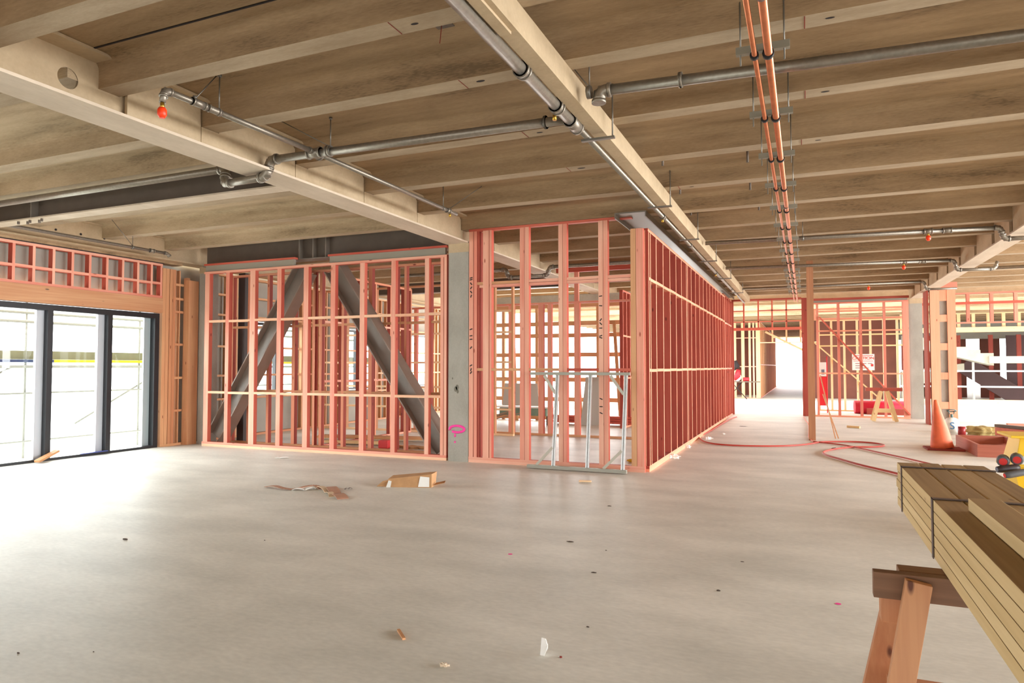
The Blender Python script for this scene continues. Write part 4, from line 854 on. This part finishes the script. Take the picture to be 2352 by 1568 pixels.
tr = thing('trestle', (.6, 3.1, 0), 'near wooden trestle carrying the strapped timber bundle', 'sawhorse')
obj('top_rail', MB().box(.235, 1.25, 3.05, 3.10, .70, .80), wood('walnut', 'x'), tr, .003)
obj('back_rail', MB().box(.33, 1.25, 3.10+.01, 3.20, .70, .80), wood('walnut', 'x'), tr, .003)
obj('block', MB().box(.265, .36, 3.12, 3.20, .585, .70), wood('horse', 'z'), tr, .006)
for (xt, xb, yt, yb_) in ((.385, .25, 3.02, 3.0), (1.15, 1.28, 3.02, 3.0)):
    obj('leg', MB().bar((xt, yt, .785), (xb, yb_, 0), .088, .045, (0, 1, 0)), wood('horse', 'z'), tr, .003)
for (xt, xb) in ((.345, .215), (1.2, 1.3)):
    obj('leg', MB().bar((xt, 3.24, .72), (xb, 3.42, 0), .09, .045, (0, 1, 0)), wood('horse', 'z'), tr, .003)
obj('stretcher', MB().bar((.29, 3.2, .3), (1.28, 3.2, .3), .045, .09), wood('horse', 'x'), tr)
t2 = thing('trestle', (.6, 1.0, 0), 'second trestle under the near end of the bundle, out of the light', 'sawhorse')
obj('top_rail', MB().box(.3, 1.2, .5, .6, .70, .80), wood('walnut', 'x'), t2)
for x in (.35, 1.1): obj('leg', MB().bar((x, .55, .7), (x, .55, 0), .09, .045, (0, 1, 0)), wood('honey', 'z'), t2)

# ------------------------------------------------------------------ rubbish on the floor
# cardboard packet
bxc = thing('cardboard_packet', at(938, 1120, Z=0), 'torn brown cardboard packet with a white label on the open floor', 'packet'); o = at(940, 1119, Z=0)
e1 = Vector((.95, .30, 0)).normalized(); e2 = Vector((-.3, .95, 0)).normalized()
def q3(u, v, z): p_ = o + e1*u + e2*v; return (p_.x, p_.y, z)
m = MB(); A0 = [q3(-.28, 0, 0), q3(.30, 0, 0), q3(.30, .26, 0), q3(-.28, .26, 0)]; A1 = [q3(-.30, .05, .10), q3(.29, .05, .17), q3(.31, .30, .17), q3(-.3, .3, .11)]
m.add(A0 + A1, [(3, 2, 1, 0), (4, 5, 6, 7), (0, 1, 5, 4), (1, 2, 6, 5), (2, 3, 7, 6), (3, 0, 4, 7)]); obj('carton', m, M_CARD, bxc)
m = MB().prism([q3(-.44, 0, .005), q3(-.29, .0, .005), q3(-.28, .12, .08), q3(-.40, .14, .05)], (0, 0, .006)).prism([q3(.31, .05, .02), q3(.46, .08, .05), q3(.45, .2, .06), q3(.32, .2, .03)], (0, 0, .005)); obj('flap', m, M_CARD, bxc)
m = MB().prism([q3(.12, -.004, .01), q3(.27, -.004, .01), q3(.265, .028, .13), q3(.14, .028, .14)], (0, 0, .002)); obj('label_sheet', m, M_WHITE, bxc, label='white label')
m = MB().prism([q3(-.31, -.02, .0), q3(-.25, -.02, .0), q3(-.25, .05, .09), q3(-.29, .05, .09)], (0, 0, .004)); obj('torn_edge', m, M_WHITE, bxc)
# torn strips
def strip(px, z, w_, mat, label, name='cardboard_strip', th=.006):
    P = floor_path(px, .01); m = MB(); N = len(P)
    for i in range(N-1):
        zz0 = .008 + z*abs(math.sin(i*math.pi/(N-1)*2)); zz1 = .008 + z*abs(math.sin((i+1)*math.pi/(N-1)*2))
        m.bar((P[i].x, P[i].y, zz0), (P[i+1].x, P[i+1].y, zz1), w_, th)
    return solo(name, m, mat, label, 'litter', 'torn packaging on the open floor')
CB = plain('torn_card', (176, 132, 108), .85, 0, .1, 10)
strip([(612, 1117), (630, 1120), (650, 1123), (690, 1122), (722, 1119), (738, 1122)], .03, .07, CB, 'long curled brown card strip, left of the torn pieces')
strip([(672, 1124), (700, 1124), (722, 1121)], .02, .06, M_WHITE, 'white tape strip stuck over the long brown card strip')
strip([(728, 1118), (745, 1125), (757, 1134), (762, 1140)], .03, .07, plain('pale_card', (212, 184, 152), .85), 'thin pale card strip crossing behind the wide one')
strip([(756, 1118), (766, 1128), (776, 1138), (788, 1145)], .03, .14, CB, 'wide short brown card strip pointing down to the right')
strip([(792, 1123), (800, 1122), (808, 1121)], .01, .03, M_GREY, 'small dark grey scrap right of the torn strips')
strip([(634, 1051), (642, 1051), (664, 1050)], .01, .08, plain('white_card', (250, 250, 247), .8), 'white and brown card sliver before the braced frame')
solo('timber_offcut', MB().bar(at(1330, 1104, Z=.015), at(1358, 1105, Z=.015), .05, .02), wood('pale', 'x'), 'pale timber chip on the floor before the metal frame', 'offcut')
solo('wood_chip', MB().bar(at(915, 1446, Z=.008), at(928, 1467, Z=.008), .018, .012), wood('honey', 'y'), 'small brown wood chip lower middle of the floor', 'chip')
# folded white paper scrap standing up
ps = MB(); o = at(1245, 1505, Z=0)
ps.prism([(o.x-.012, o.y, 0), (o.x+.012, o.y, 0), (o.x+.026, o.y+.02, .05), (o.x+.010, o.y+.03, .082), (o.x-.014, o.y+.03, .085)], (0, .004, 0)); ps.prism([(o.x+.012, o.y, 0), (o.x+.035, o.y-.006, .045), (o.x+.026, o.y+.02, .06)], (0, .004, 0))
solo('paper_scrap', ps, plain('white_card', (250, 250, 247), .8), 'folded white scrap standing up on the floor, bottom centre', 'litter')
lump('plaster_crumb', at(1020, 1530, Z=0), (.026, .014, .010), plain('plaster_cream', (226, 208, 184), .9, 0, .15, 60), 'cream plaster crumb with a pink side at the bottom of the floor', 'crumb', 5, .25)
lump('stone_chip', at(1288, 1510, Z=0), (.007, .006, .005), M_RUST, 'tiny brown stone chip right of the folded white scrap', 'crumb', 6)
chips = [((287, 1239), .028, 'dark flat leaf-like scrap alone on the left of the floor', .011), ((608, 1241), .008, 'tiny dark speck on the floor left of centre', .005), ((1400, 1162), .022, 'thin dark splinter below the pale timber chip', .006), ((1310, 1244), .03, 'thin brown splinter in the middle of the floor', .006),
         ((1392, 1264), .007, 'tiny brown speck right of the thin brown splinter', .005), ((1364, 1315), .02, 'brown splinter below the middle of the floor', .006), ((1650, 1357), .012, 'dark small stone right of the floor centre', .009), ((1350, 1440), .009, 'reddish small stone above the folded white scrap', .006), ((42, 1500), .009, 'dark small stone near the bottom left corner', .006), ((1705, 1290), .014, 'faint dark splinter toward the trestle', .004), ((215, 1497), .006, 'tiny dark speck near the bottom left', .004), ((1960, 980), .05, 'thin brown sliver in front of the far sawhorse', .01), ((1707, 979), .1, 'dark flat scrap before the far doorway', .008)]
for i, (p_, r_, lab, h_) in enumerate(chips):
    lump('floor_chip', at(p_[0], p_[1], Z=0), (r_, r_*.4, h_*.6), plain('dark_grit', (84, 70, 62), .9), lab, 'chip', 20+i, .2, 'grit on the open floor')
for i, (p_, s_, lab) in enumerate((((1541, 1052), (.13, .05, .04), 'crumpled white paper at the foot of the long red wall, nearest'), ((1577, 1028), (.07, .04, .03), 'small crumpled white paper further along the long wall'), ((1622, 1008), (.10, .05, .03), 'flattened white paper under the start of the hose'), ((1660, 997), (.05, .03, .015), 'tiny white scrap in the far doorway approach'))):
    lump('paper_scrap', at(*p_, Z=0), s_, plain('white_card', (250, 250, 247), .8), lab, 'litter', 40+i, .35, 'white paper along the long wall')
lump('glue_cartridge', at(1452, 1061, Z=0), (.09, .03, .03), plain('yellow_tape', (214, 170, 40), .6), 'small yellow tape roll behind the corner stud', 'tape', 50, .1)
lump('card_scrap', at(945, 1030, Z=0), (.3, .12, .03), M_CARD, 'brown card scrap on the floor inside the braced room', 'litter', 51, .3)
pm = MB().disc(tuple(at(1172, 1272, Z=.0015)), (0, 0, 1), .02, 14); solo('paint_spot', pm, pinkp, 'faint pink paint spot on the middle of the floor', 'mark')
pm = MB().disc(tuple(at(1925, 1386, Z=.0015)), (0, 0, 1), .02, 14); solo('paint_spot', pm, pinkp, 'faint pink paint spot left of the trestle', 'mark')
